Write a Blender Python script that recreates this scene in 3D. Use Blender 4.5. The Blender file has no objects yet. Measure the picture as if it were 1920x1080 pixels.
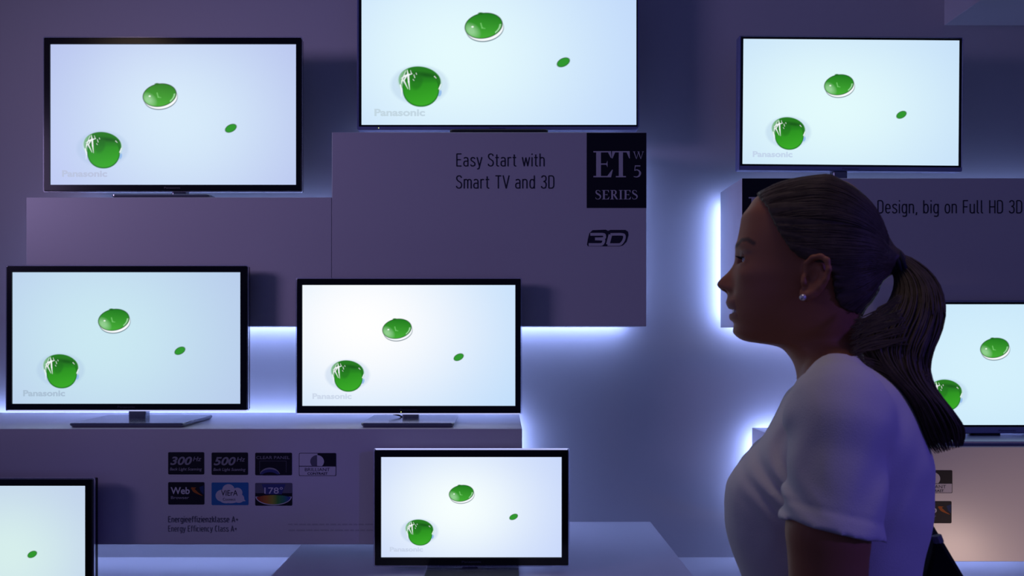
import bpy, bmesh, math, random
import numpy as np
from mathutils import Vector, Matrix

random.seed(7)
rng = np.random.default_rng(7)
scene = bpy.context.scene
col = scene.collection
scene.view_settings.view_transform = 'Standard'
scene.view_settings.look = 'None'

# ------------------------------------------------------------------ survey of the place
FPX, PX0, PY0, EYE = 1280.0, 943.0, 628.0, 1.45      # focal length in pixels, principal point, eye height
YW = 2.96                                            # display wall
YU = 2.64                                            # front of upper boxes
YL = 2.40                                            # front of lower boxes
YB = 2.90                                            # back of boxes (gap to wall)

def X(px, Y): return (px - PX0) * Y / FPX
def Z(py, Y): return EYE - (py - PY0) * Y / FPX

def s2l(c):
    c = c / 255.0
    return c / 12.92 if c <= 0.04045 else ((c + 0.055) / 1.055) ** 2.4
def rgb(r, g, b): return (s2l(r), s2l(g), s2l(b), 1.0)

# ------------------------------------------------------------------ materials
def new_mat(name):
    m = bpy.data.materials.new(name); m.use_nodes = True
    nt = m.node_tree
    return m, nt, nt.nodes['Principled BSDF']

def mat(name, color, rough=0.5, metal=0.0, spec=0.5, bump=0.0, bscale=200.0, var=0.0, vscale=3.0, emit=None, estr=0.0, trans=0.0):
    m, nt, p = new_mat(name)
    if len(color) == 3: color = (*color, 1)
    p.inputs['Base Color'].default_value = color
    p.inputs['Roughness'].default_value = rough
    p.inputs['Metallic'].default_value = metal
    p.inputs['Specular IOR Level'].default_value = spec
    p.inputs['Transmission Weight'].default_value = trans
    if emit is not None:
        p.inputs['Emission Color'].default_value = emit if len(emit) == 4 else (*emit, 1)
        p.inputs['Emission Strength'].default_value = estr
    tc = nt.nodes.new('ShaderNodeTexCoord')
    if var > 0:
        n = nt.nodes.new('ShaderNodeTexNoise'); n.inputs['Scale'].default_value = vscale; n.inputs['Detail'].default_value = 4
        mx = nt.nodes.new('ShaderNodeMix'); mx.data_type = 'RGBA'
        mx.inputs[6].default_value = tuple(c * (1 - var) for c in color[:3]) + (1,)
        mx.inputs[7].default_value = tuple(min(1, c * (1 + var)) for c in color[:3]) + (1,)
        nt.links.new(tc.outputs['Object'], n.inputs['Vector'])
        nt.links.new(n.outputs['Fac'], mx.inputs[0]); nt.links.new(mx.outputs[2], p.inputs['Base Color'])
    if bump > 0:
        n2 = nt.nodes.new('ShaderNodeTexNoise'); n2.inputs['Scale'].default_value = bscale; n2.inputs['Detail'].default_value = 3
        b = nt.nodes.new('ShaderNodeBump'); b.inputs['Strength'].default_value = bump; b.inputs['Distance'].default_value = 0.002
        nt.links.new(tc.outputs['Object'], n2.inputs['Vector'])
        nt.links.new(n2.outputs['Fac'], b.inputs['Height']); nt.links.new(b.outputs['Normal'], p.inputs['Normal'])
    return m

def emit_mat(name, color, strength):
    m = bpy.data.materials.new(name); m.use_nodes = True
    nt = m.node_tree; nt.nodes.clear()
    e = nt.nodes.new('ShaderNodeEmission'); o = nt.nodes.new('ShaderNodeOutputMaterial')
    e.inputs['Color'].default_value = (*color[:3], 1); e.inputs['Strength'].default_value = strength
    nt.links.new(e.outputs[0], o.inputs[0]); return m

M_WALL = mat('painted_wall', (0.62, 0.60, 0.64), 0.75, spec=0.2, var=0.03, vscale=1.2, bump=0.05, bscale=120)
M_BOX = mat('lacquered_board', (0.60, 0.57, 0.62), 0.30, spec=0.5, var=0.02, vscale=2.0)
M_FLOOR = mat('dark_carpet', (0.05, 0.05, 0.07), 0.95, spec=0.1, var=0.2, vscale=40, bump=0.5, bscale=300)
M_BEZEL = mat('gloss_black', (0.004, 0.004, 0.006), 0.16, spec=0.35)
M_BACK = mat('matt_black_plastic', (0.01, 0.01, 0.012), 0.5)
M_SILVER = mat('brushed_blue_silver', (0.22, 0.23, 0.46), 0.3, metal=0.35, var=0.06, vscale=30)
M_STAND = mat('grey_stand_metal', (0.24, 0.25, 0.30), 0.16, metal=0.75, var=0.05, vscale=25)
M_RIMLIT = mat('acrylic_edge_painted_glint', (0.85, 0.88, 1.0), 0.12, emit=(0.55, 0.60, 1.0), estr=0.75)  # emission stands in for strip light caught in the clear rim
M_RIM = mat('clear_acrylic', (0.85, 0.88, 1.0), 0.12, trans=0.85)
M_INK = mat('dark_ink', (0.025, 0.024, 0.045), 0.6, spec=0.2)
M_INK2 = mat('grey_ink', (0.12, 0.115, 0.16), 0.6, spec=0.2)
M_INK3 = mat('faint_ink', (0.47, 0.445, 0.495), 0.6, spec=0.2)
M_SIGN = mat('black_sign', (0.012, 0.011, 0.022), 0.55, spec=0.2)
M_PALE = mat('pale_print', (0.60, 0.57, 0.62), 0.6, spec=0.2)
M_DIMPRINT = mat('dim_print', (0.28, 0.27, 0.31), 0.6, spec=0.2)
M_BLUE = mat('badge_blue', (0.03, 0.16, 0.42), 0.6, spec=0.2)
M_ORANGE = mat('badge_orange', (0.42, 0.11, 0.02), 0.6, spec=0.2)
M_NAVY = mat('badge_navy', (0.02, 0.04, 0.14), 0.6, spec=0.2)
M_LENSBLUE = mat('badge_lens', (0.05, 0.06, 0.20), 0.6, spec=0.2)
M_LED = emit_mat('led_light', (0.34, 0.47, 1.0), 15.0)
M_LEDSOFT = emit_mat('led_light_dim', (0.34, 0.47, 1.0), 5.5)
M_LEDHIGH = emit_mat('led_light_strong', (0.34, 0.47, 1.0), 10.5)
M_STBY = emit_mat('standby_diode', (0.75, 0.85, 0.25), 1.5)
M_BEZELPRINT = mat('bezel_print', (0.045, 0.045, 0.06), 0.4)
M_SILVERPRINT = mat('silver_print', (0.10, 0.10, 0.22), 0.4)
M_CABLE = mat('cable_rubber', (0.008, 0.008, 0.012), 0.5)

def rainbow_mat():
    m, nt, p = new_mat('badge_rainbow')
    p.inputs['Roughness'].default_value = 0.6
    tc = nt.nodes.new('ShaderNodeTexCoord'); sp = nt.nodes.new('ShaderNodeSeparateXYZ'); r = nt.nodes.new('ShaderNodeValToRGB')
    nt.links.new(tc.outputs['Generated'], sp.inputs[0]); nt.links.new(sp.outputs['X'], r.inputs[0]); nt.links.new(r.outputs[0], p.inputs['Base Color'])
    e = r.color_ramp.elements
    e[0].position = 0.05; e[0].color = (0.33, 0.03, 0.012, 1); e[1].position = 0.97; e[1].color = (0.03, 0.05, 0.30, 1)
    for pos, c in ((0.3, (0.45, 0.15, 0.018, 1)), (0.46, (0.33, 0.3, 0.03, 1)), (0.62, (0.048, 0.252, 0.036, 1)), (0.8, (0.018, 0.18, 0.12, 1))):
        n = e.new(pos); n.color = c
    return m
M_RAINBOW = rainbow_mat()

# ------------------------------------------------------------------ object helpers
def link(o, parent=None):
    col.objects.link(o)
    if parent is not None: o.parent = parent
    return o

def mesh_obj(name, verts, faces, mats, parent=None, loc=None, midx=None, smooth=False):
    me = bpy.data.meshes.new(name)
    me.from_pydata([tuple(v) for v in verts], [], [tuple(f) for f in faces])
    for m in (mats if isinstance(mats, (list, tuple)) else [mats]): me.materials.append(m)
    if midx is not None: me.polygons.foreach_set('material_index', midx)
    if smooth: me.polygons.foreach_set('use_smooth', [True] * len(me.polygons))
    me.update()
    o = bpy.data.objects.new(name, me)
    if loc is not None: o.location = loc
    return link(o, parent)

def tag(o, label=None, cat=None, group=None, kind=None):
    if label: o['label'] = label
    if cat: o['category'] = cat
    if group: o['group'] = group
    if kind: o['kind'] = kind
    return o

def empty(name, loc, rz=0.0):
    o = bpy.data.objects.new(name, None); o.location = loc; o.rotation_euler = (0, 0, rz); o.empty_display_size = 0.1
    return link(o)

class MB:
    """collects shapes with material slots into one mesh"""
    def __init__(self): self.v, self.f, self.mi, self.mats = [], [], [], []
    def slot(self, m):
        if m not in self.mats: self.mats.append(m)
        return self.mats.index(m)
    def add(self, verts, faces, m):
        b = len(self.v); s = self.slot(m)
        self.v += [tuple(v) for v in verts]
        for f in faces: self.f.append(tuple(i + b for i in f)); self.mi.append(s)
    def box(self, lo, hi, m, bevel=0.0, seg=2):
        bm = bmesh.new(); bmesh.ops.create_cube(bm, size=1.0)
        for v in bm.verts:
            v.co = Vector((lo[i] + (v.co[i] + 0.5) * (hi[i] - lo[i]) for i in range(3)))
        if bevel > 0: bmesh.ops.bevel(bm, geom=bm.edges[:], offset=bevel, segments=seg, affect='EDGES', profile=0.5)
        self.bm(bm, m)
    def bm(self, bm, m):
        bm.verts.ensure_lookup_table(); bm.verts.index_update()
        self.add([v.co[:] for v in bm.verts], [[v.index for v in f.verts] for f in bm.faces], m); bm.free()
    def tube(self, pts, radii, m, n=8, caps=True):
        pts = [Vector(p) for p in pts]
        if not hasattr(radii, '__len__'): radii = [radii] * len(pts)
        vs, fs = [], []
        up = Vector((0.123, 0.456, 0.88)).normalized()
        for i, p in enumerate(pts):
            t = (pts[min(i + 1, len(pts) - 1)] - pts[max(i - 1, 0)]).normalized()
            a = t.cross(up).normalized(); b = t.cross(a)
            for k in range(n):
                w = 2 * math.pi * k / n
                vs.append(p + (a * math.cos(w) + b * math.sin(w)) * radii[i])
        for i in range(len(pts) - 1):
            for k in range(n):
                fs.append((i * n + k, i * n + (k + 1) % n, (i + 1) * n + (k + 1) % n, (i + 1) * n + k))
        if caps:
            fs.append(tuple(range(n))[::-1]); fs.append(tuple((len(pts) - 1) * n + k for k in range(n)))
        self.add(vs, fs, m)
    def loops(self, rings, m, closed_ring=True, cap0=False, cap1=False):
        n = len(rings[0]); vs = [v for r in rings for v in r]; fs = []
        for i in range(len(rings) - 1):
            for k in range(n if closed_ring else n - 1):
                fs.append((i * n + k, i * n + (k + 1) % n, (i + 1) * n + (k + 1) % n, (i + 1) * n + k))
        if cap0: fs.append(tuple(range(n))[::-1])
        if cap1: fs.append(tuple((len(rings) - 1) * n + k for k in range(n)))
        self.add(vs, fs, m)
    def flat(self, pts2, y, m):
        """polygon in the XZ plane facing -Y"""
        a = sum(pts2[i][0] * pts2[(i + 1) % len(pts2)][1] - pts2[(i + 1) % len(pts2)][0] * pts2[i][1] for i in range(len(pts2)))
        if a < 0: pts2 = pts2[::-1]
        y -= 4e-6 * (len(self.f) % 50)
        self.add([(p[0], y, p[1]) for p in pts2], [tuple(range(len(pts2)))], m)
    def build(self, name, parent=None, loc=None, smooth=False):
        return mesh_obj(name, self.v, self.f, self.mats, parent, loc, self.mi, smooth)

def rrect(x0, z0, x1, z1, r, seg=5):
    pts = []
    for cx, cz, a0 in ((x1 - r, z1 - r, 0), (x0 + r, z1 - r, 90), (x0 + r, z0 + r, 180), (x1 - r, z0 + r, 270)):
        for k in range(seg + 1):
            a = math.radians(a0 + 90 * k / seg)
            pts.append((cx + r * math.cos(a), cz + r * math.sin(a)))
    return pts

# ------------------------------------------------------------------ lettering
_tcache = {}
def text_geo(body, shear=0.0, offset=0.0, spacing=1.0):
    key = (body, shear, offset, spacing)
    if key in _tcache: return _tcache[key]
    cu = bpy.data.curves.new('lettering_source', 'FONT')
    cu.body = body; cu.size = 1.0; cu.shear = shear; cu.offset = offset; cu.space_character = spacing
    cu.resolution_u = 4; cu.fill_mode = 'BOTH'
    o = bpy.data.objects.new('lettering_source', cu)
    col.objects.link(o); bpy.context.view_layer.update()
    me = bpy.data.meshes.new_from_object(o.evaluated_get(bpy.context.evaluated_depsgraph_get()))
    V = [(v.co.x, v.co.y) for v in me.vertices]; F = [tuple(p.vertices) for p in me.polygons]
    bpy.data.objects.remove(o); bpy.data.curves.remove(cu); bpy.data.meshes.remove(me)
    _tcache[key] = (V, F); return V, F

_caph = {}
def put_text(mb, body, x0, x1, zb, zt, y, m, shear=0.0, offset=0.0, spacing=1.0):
    """lettering whose width fills x0..x1 and whose capitals reach from zb to zt"""
    V, F = text_geo(body, shear, offset, spacing)
    H = text_geo('H', 0.0, offset)[0]
    ch = max(p[1] for p in H); cb = min(p[1] for p in H)
    xa, xb = min(p[0] for p in V), max(p[0] for p in V)
    sx = (x1 - x0) / (xb - xa); sz = (zt - zb) / (ch - cb)
    vs = [(x0 + (p[0] - xa) * sx, y, zb + (p[1] - cb) * sz) for p in V]
    out = []
    for f in F:
        a = sum(vs[f[i]][0] * vs[f[(i + 1) % len(f)]][2] - vs[f[(i + 1) % len(f)]][0] * vs[f[i]][2] for i in range(len(f)))
        out.append(f if a > 0 else f[::-1])
    mb.add(vs, out, m)

def stroke_polys(pts, widths, n=10):
    """smooth pen stroke through pts with varying widths -> quads"""
    P = np.array(pts, float); W = np.array(widths, float)
    t = np.linspace(0, len(P) - 1, (len(P) - 1) * n + 1)
    def cr(A, t):
        out = []
        for q in t:
            i = min(int(q), len(A) - 2); f = q - i
            p0, p1, p2, p3 = A[max(i - 1, 0)], A[i], A[i + 1], A[min(i + 2, len(A) - 1)]
            out.append(0.5 * ((2 * p1) + (-p0 + p2) * f + (2 * p0 - 5 * p1 + 4 * p2 - p3) * f * f + (-p0 + 3 * p1 - 3 * p2 + p3) * f ** 3))
        return np.array(out)
    C = cr(P, t); w = np.interp(t, range(len(W)), W) / 2
    d = np.gradient(C, axis=0); d /= np.linalg.norm(d, axis=1)[:, None] + 1e-9
    N = np.stack([-d[:, 1], d[:, 0]], 1)
    A, B = C + N * w[:, None], C - N * w[:, None]
    return [[tuple(A[i]), tuple(B[i]), tuple(B[i + 1]), tuple(A[i + 1])] for i in range(len(C) - 1)]

def R(x0, z0, x1, z1): return [(x0, z0), (x1, z0), (x1, z1), (x0, z1)]
_S = [(.50, .76), (.46, .90), (.30, .975), (.13, .93), (.09, .78), (.17, .64), (.33, .54), (.48, .43), (.54, .27), (.45, .09), (.26, .025), (.09, .08), (.05, .24)]
_SW = [.03, .06, .05, .08, .13, .16, .18, .17, .13, .08, .05, .06, .03]
SERIF = {
    'E': (.76, [R(0, .95, .70, 1), [(.58, .95), (.70, .95), (.72, .74), (.69, .74)], R(.11, 0, .30, 1), R(.30, .48, .55, .53), [(.50, .505), (.56, .38), (.56, .64)],
                R(0, 0, .70, .05), [(.55, .05), (.70, 0), (.77, .29), (.74, .29)]]),
    'T': (.80, [R(0, .95, .80, 1), [(0, .95), (.14, .95), (.02, .72), (-.01, .72)], [(.80, .95), (.66, .95), (.78, .72), (.81, .72)], R(.305, 0, .495, 1), R(.17, 0, .63, .045)]),
    'I': (.40, [R(.11, 0, .29, 1), R(0, 0, .40, .045), R(0, .955, .40, 1)]),
    'R': (.80, [R(.11, 0, .29, 1), R(0, 0, .40, .045), R(0, .955, .40, 1)] + stroke_polys([(.28, .975), (.46, .96), (.57, .85), (.57, .66), (.46, .53), (.28, .51)], [.05, .08, .16, .16, .08, .05])
          + stroke_polys([(.38, .52), (.53, .30), (.66, .08), (.80, .02)], [.14, .17, .15, .04])),
    'S': (.60, stroke_polys(_S, _SW)),
    'W': (1.25, [[(.0, 1), (.13, 1), (.40, 0), (.34, 0)], [(.34, 0), (.40, 0), (.66, .96), (.61, .96)], [(.55, 1), (.68, 1), (.94, 0), (.88, 0)], [(.88, 0), (.94, 0), (1.22, 1), (1.17, 1)],
                 R(-.06, .95, .24, 1), R(.48, .95, .76, 1), R(1.06, .95, 1.30, 1)]),
    '5': (.60, [R(.14, .90, .56, .99), [(.14, .99), (.20, .99), (.14, .55), (.09, .55)]] + stroke_polys([(.11, .56), (.30, .62), (.47, .52), (.54, .34), (.46, .12), (.27, .025), (.04, .06)], [.05, .08, .12, .16, .13, .08, .05])),
}
def put_serif(mb, word, x0, x1, zb, zt, y, m, gap=.10):
    total = sum(SERIF[c][0] for c in word) + gap * (len(word) - 1)
    sx = (x1 - x0) / total; cx = 0.0
    for c in word:
        w, polys = SERIF[c]
        for i, p in enumerate(polys): mb.flat([(x0 + (cx + q[0]) * sx, zb + q[1] * (zt - zb)) for q in p], y, m)
        cx += w + gap

def _A(cx, cy, rx, ry, a0, a1, n=14, p=2.5):
    out = []
    for i in range(n + 1):
        a = math.radians(a0 + (a1 - a0) * i / n); c, q = math.cos(a), math.sin(a)
        out.append((cx + rx * math.copysign(abs(c) ** (2 / p), c), cy + ry * math.copysign(abs(q) ** (2 / p), q)))
    return out
_bowl = _A(.20, .36, .16, .33, 180, -180, 26)
_sx = [(.33, .57), (.29, .66), (.18, .69), (.07, .63), (.06, .50), (.15, .40), (.27, .32), (.34, .22), (.31, .08), (.19, .03), (.08, .05), (.03, .15)]
DIN = {
 'a': (.40, [_A(.19, .50, .15, .19, 150, 0) + [(.34, 0)], [(.34, .41), (.19, .41)] + _A(.19, .22, .15, .19, 90, 270) + [(.34, .05)]]),
 'b': (.41, [[(.04, 1), (.04, 0)], _bowl]), 'c': (.37, [_A(.20, .36, .16, .33, 50, 310, 20)]), 'd': (.41, [[(.36, 1), (.36, 0)], _bowl]),
 'e': (.40, [[(.04, .36), (.36, .36)] + _A(.20, .36, .16, .33, 4, 318, 24)]),
 'f': (.27, [[(.11, 0), (.11, .82)] + _A(.25, .82, .14, .15, 180, 75), [(0, .69), (.25, .69)]]),
 'g': (.41, [_bowl, [(.36, .72), (.36, -.08)] + _A(.20, -.08, .16, .15, 0, -140)]),
 'h': (.40, [[(.04, 1), (.04, 0)], _A(.19, .50, .15, .19, 180, 0) + [(.34, 0)]]),
 'i': (.10, [[(.05, .72), (.05, 0)], [(.05, .90), (.05, 1.0)]]),
 'k': (.37, [[(.04, 1), (.04, 0)], [(.33, .72), (.05, .29)], [(.14, .42), (.36, 0)]]),
 'l': (.19, [[(.05, 1), (.05, .14)] + _A(.15, .14, .10, .11, 180, 275)]),
 'm': (.58, [[(.04, .72), (.04, 0)], _A(.165, .50, .125, .19, 180, 0) + [(.29, 0)], _A(.415, .50, .125, .19, 180, 0) + [(.54, 0)]]),
 'n': (.40, [[(.04, .72), (.04, 0)], _A(.19, .50, .15, .19, 180, 0) + [(.34, 0)]]), 'o': (.40, [_bowl]),
 'r': (.27, [[(.04, .72), (.04, 0)], _A(.18, .50, .14, .19, 180, 55)]), 's': (.37, [_sx]),
 't': (.27, [[(.11, .93), (.11, .17)] + _A(.22, .17, .11, .14, 180, 285), [(0, .69), (.25, .69)]]),
 'u': (.40, [[(.04, .72), (.04, .22)] + _A(.19, .22, .15, .19, 180, 360), [(.34, .72), (.34, 0)]]),
 'w': (.56, [[(.01, .72), (.15, .01)], [(.14, .01), (.28, .70)], [(.27, .70), (.41, .01)], [(.40, .01), (.54, .72)]]),
 'y': (.38, [[(.01, .72), (.19, .03)], [(.37, .72), (.16, -.14), (.10, -.20), (.02, -.20)]]), 'z': (.36, [[(.03, .69), (.32, .69)], [(.31, .70), (.04, .02)], [(.03, .03), (.34, .03)]]),
 'A': (.46, [[(.01, 0), (.23, 1)], [(.22, 1), (.45, 0)], [(.08, .28), (.38, .28)]]), 'C': (.43, [_A(.22, .5, .18, .47, 52, 308, 22)]),
 'D': (.45, [[(.04, .03), (.04, .97)], [(.04, .97), (.21, .97)] + _A(.21, .70, .19, .27, 90, 0) + _A(.21, .30, .19, .27, 0, -90) + [(.04, .03)]]),
 'E': (.40, [[(.04, 0), (.04, 1)], [(.04, .97), (.38, .97)], [(.04, .52), (.34, .52)], [(.04, .03), (.38, .03)]]), 'F': (.38, [[(.04, 0), (.04, 1)], [(.04, .97), (.37, .97)], [(.04, .50), (.33, .50)]]),
 'H': (.46, [[(.04, 0), (.04, 1)], [(.42, 0), (.42, 1)], [(.04, .50), (.42, .50)]]),
 'S': (.44, [[(.39, .80), (.34, .93), (.22, .97), (.09, .92), (.05, .76), (.12, .61), (.24, .52), (.36, .42), (.40, .26), (.34, .08), (.21, .03), (.08, .07), (.03, .20)]]),
 'T': (.44, [[(.22, 0), (.22, .97)], [(.01, .97), (.43, .97)]]), 'V': (.46, [[(.01, 1), (.24, 0)], [(.23, 0), (.45, 1)]]),
 '3': (.42, [[(.05, .82), (.10, .93), (.21, .97), (.33, .92), (.37, .76), (.33, .60), (.18, .53)], [(.18, .53), (.33, .47), (.38, .28), (.33, .08), (.20, .03), (.08, .07), (.03, .19)]]),
 '+': (.44, [[(.04, .45), (.40, .45)], [(.22, .63), (.22, .27)]]), ',': (.12, [[(.07, .09), (.03, -.14)]]), ' ': (.20, []),
}
def put_din(mb, body, x0, x1, zb, zt, y, m, pen=.085, gap=.115):
    """condensed road-sign lettering drawn with a pen of constant width"""
    tot = sum(DIN[c][0] for c in body) + gap * (len(body) - 1)
    sx, sz = (x1 - x0) / tot, zt - zb
    w = pen * sz / 2; cx = 0.0
    for c in body:
        adv, strokes = DIN[c]
        for st in strokes:
            P = np.array([(x0 + (cx + q[0]) * sx, zb + q[1] * sz) for q in st])
            if len(P) > 6 and c in 'sS3':
                P = np.array([np.mean(np.array(sp), axis=0) for sp in stroke_polys(P, [0] * len(P), 4)] + [P[-1]])
            d = np.diff(P, axis=0); d /= np.linalg.norm(d, axis=1)[:, None] + 1e-12
            tn = np.vstack([d[:1], d[:-1] + d[1:], d[-1:]]); tn /= np.linalg.norm(tn, axis=1)[:, None] + 1e-12
            N = np.stack([-tn[:, 1], tn[:, 0]], 1) * w
            yy = y - 4e-6 * (len(mb.f) % 50)
            vs = [(p[0], yy, p[1]) for p in np.vstack([P + N, P - N])]; n = len(P)
            mb.add(vs, [(i, n + i, n + i + 1, i + 1) for i in range(n - 1)], m)
        cx += adv + gap

# ------------------------------------------------------------------ the setting
def slab(name, lo, hi, m, **kw):
    mb = MB(); mb.box(lo, hi, m); o = mb.build(name); tag(o, kind='structure', **kw); return o
slab('wall_back', (-4.2, YW, 0), (4.2, YW + 0.12, 3.7), M_WALL)
slab('floor', (-4.2, -2.5, -0.1), (4.2, YW + 0.12, 0.0), M_FLOOR)
slab('trim_platform', (-3.6, 2.0, 0.0), (3.6, YW, 0.486), M_BOX)

# ------------------------------------------------------------------ display boxes on the wall
def shelf_box(x0, x1, z0, z1, yf, label, led, inset=0.03, name='shelf_box', led_in=0.012):
    """led: dict side -> material; the diode strips sit on the edge of the spacer behind the box"""
    cx, cz = (x0 + x1) / 2, z0
    mb = MB(); mb.box((x0 - cx, 0, 0), (x1 - cx, YB - yf, z1 - z0), M_BOX, bevel=0.0015, seg=1)
    o = mb.build(name, loc=(cx, yf, cz))
    tag(o, label, 'shelf', 'backlit shelf boxes fixed to the wall')
    D = YB - yf; G = YW - yf
    sp = MB(); sp.box((x0 - cx + inset, D, inset), (x1 - cx - inset, G, z1 - z0 - inset), M_BOX)
    sp.build('wall_spacer', o)
    e = 0.004; ya, yb = D + 0.008, G - 0.014
    for side, m in led.items():
        s = MB()
        if side == 'bottom': s.box((x0 - cx + inset, ya, inset - e), (x1 - cx - inset, yb, inset), m)
        if side == 'top': s.box((x0 - cx + inset, ya, z1 - z0 - inset), (x1 - cx - inset, yb, z1 - z0 - inset + e), m)
        if side == 'left': s.box((x0 - cx + inset - e, ya, inset), (x0 - cx + inset, yb, z1 - z0 - inset), m)
        if side == 'right': s.box((x1 - cx - inset, ya, inset), (x1 - cx - inset + e, yb, z1 - z0 - inset), m)
        s.build('light_strip', o)
    o['_x'] = cx
    return o

zb_u = Z(612, YU)
XL0, XM, XR = X(49, YU), X(622, YU), X(1212, YU)
box_left = shelf_box(XL0, XM - 0.0006, zb_u, Z(370, YU), YU, 'plain pale shelf box at upper left carrying a black television, lower top than its neighbour',
                     {'bottom': M_LED, 'top': M_LEDSOFT, 'left': M_LEDSOFT})
box_mid = shelf_box(XM + 0.0006, XR, zb_u, Z(248, YU), YU, 'tall shelf box lettered Easy Start with Smart TV and 3D',
                    {'bottom': M_LED, 'top': M_LEDSOFT, 'right': M_LEDSOFT})
box_right = shelf_box(X(1391, YU), X(2160, YU), Z(613, YU), Z(334, YU), YU, "shelf box behind the woman's head lettered Design, big on Full HD 3D",
                      {'bottom': M_LED, 'top': M_LEDSOFT, 'left': M_LED})
ZLL, ZLR = Z(804, YL), Z(838, YL)
box_low = shelf_box(X(-330, YL), X(979, YL), Z(1021, YL), ZLL, YL, 'long low shelf box with seven feature icons, under two black televisions',
                    {'bottom': M_LEDHIGH, 'top': M_LEDHIGH, 'right': M_LED})
box_low_r = shelf_box(X(1410, YB), X(2160, YL), Z(1053, YL), ZLR, YL, "warmly lit shelf box behind the woman's back with two icons showing",
                      {'bottom': M_LEDHIGH, 'top': M_LED, 'left': M_LED})
# raised box at the upper right, seen from below
mb = MB(); mb.box((X(1770, YW), 2.1, Z(48, YW)), (3.4, YW, 3.4), M_BOX, bevel=0.002, seg=1)
o = mb.build('shelf_box'); tag(o, 'pale box high on the wall at the upper right corner, seen from below', 'shelf', 'backlit shelf boxes fixed to the wall')
# low plinth
mb = MB(); mb.box((-0.78, 2.0, 0.486), (0.64, YW, 0.64), M_BOX, bevel=0.0015, seg=1)
o = mb.build('plinth'); tag(o, 'low pale plinth at bottom centre under the smallest television', 'plinth')

# ---- writing on the boxes (local coordinates of each box: x - centre, y = front, z - bottom)
def bx(box, px, yf): return X(px, yf) - box['_x']
def bz(box, py, yf): return Z(py, yf) - box.location.z
EPS = 0.0008

def slogan(box, lines, yf, m=M_INK):
    for body, x0, x1, yt, ybase in lines:
        mb = MB()
        put_din(mb, body, bx(box, x0, yf), bx(box, x1, yf), bz(box, ybase, yf), bz(box, yt, yf), -EPS, m)
        mb.build('slogan', box)
slogan(box_mid, [('Easy Start with', 855.5, 1021.5, 288, 312), ('Smart TV and 3D', 855, 1039.5, 329, 353.5)], YU)
slogan(box_right, [('Design, big on Full HD 3D', 1645, 1916.5, 375.5, 400)], YU)

def series_sign(box, x0, y0, x1, y1, yf, full=True):
    mb = MB(); k = (x1 - x0) / 112.0
    mb.box((bx(box, x0, yf), -0.0006, bz(box, y1, yf)), (bx(box, x1, yf), 0.0, bz(box, y0, yf)), M_SIGN)
    def q(px): return bx(box, x0 + (px - 1100) * k, yf)
    def r(py): return bz(box, y0 + (py - 249) * (y1 - y0) / 141.0, yf)
    y = -0.0012
    put_serif(mb, 'E', q(1112.5), q(1148.5), r(332.5), r(283.5), y, M_PALE)
    put_serif(mb, 'T', q(1147.5), q(1180.5), r(332.5), r(283.5), y, M_PALE)
    if full:
        put_serif(mb, 'W', q(1187.5), q(1206.5), r(298.2), r(284.2), y, M_PALE)
        put_serif(mb, '5', q(1187), q(1201.5), r(332.5), r(310), y, M_PALE)
        put_serif(mb, 'SERIES', q(1116), q(1195.5), r(374), r(356.5), y, M_PALE, gap=.09)
    return mb.build('series_sign', box)
series_sign(box_mid, 1100, 249, 1212, 390, YU)
series_sign(box_right, 1391.5, 334.5, 1500, 478, YU, full=False)

# 3D emblem: dark slanted shadow block with pale letters on it
mb = MB()
def e3(x, z): return (bx(box_mid, 1080 + x / 4.5, YU), bz(box_mid, 240 + z / 4.5, YU))
mb.flat([e3(*p) for p in [(92, 985), (100, 935), (112, 888), (140, 862), (250, 858), (270, 868), (290, 860), (415, 860), (438, 875), (442, 905), (425, 960), (395, 990), (370, 998), (100, 998)]], -EPS, M_INK)
for pts, w in (([(120, 898), (225, 898), (240, 910), (232, 932), (160, 936)], 24), ([(160, 936), (225, 940), (234, 955), (222, 978), (200, 984), (106, 984)], 24),
               ([(290, 900), (268, 984)], 30), ([(290, 898), (385, 898), (408, 912), (400, 950), (375, 980), (345, 984), (265, 984)], 22)):
    qs = stroke_polys(pts, [w] * len(pts), 6)
    for qd in qs: mb.flat([e3(*p) for p in qd], -EPS * 2, M_PALE)
mb.build('emblem', box_mid)

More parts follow.
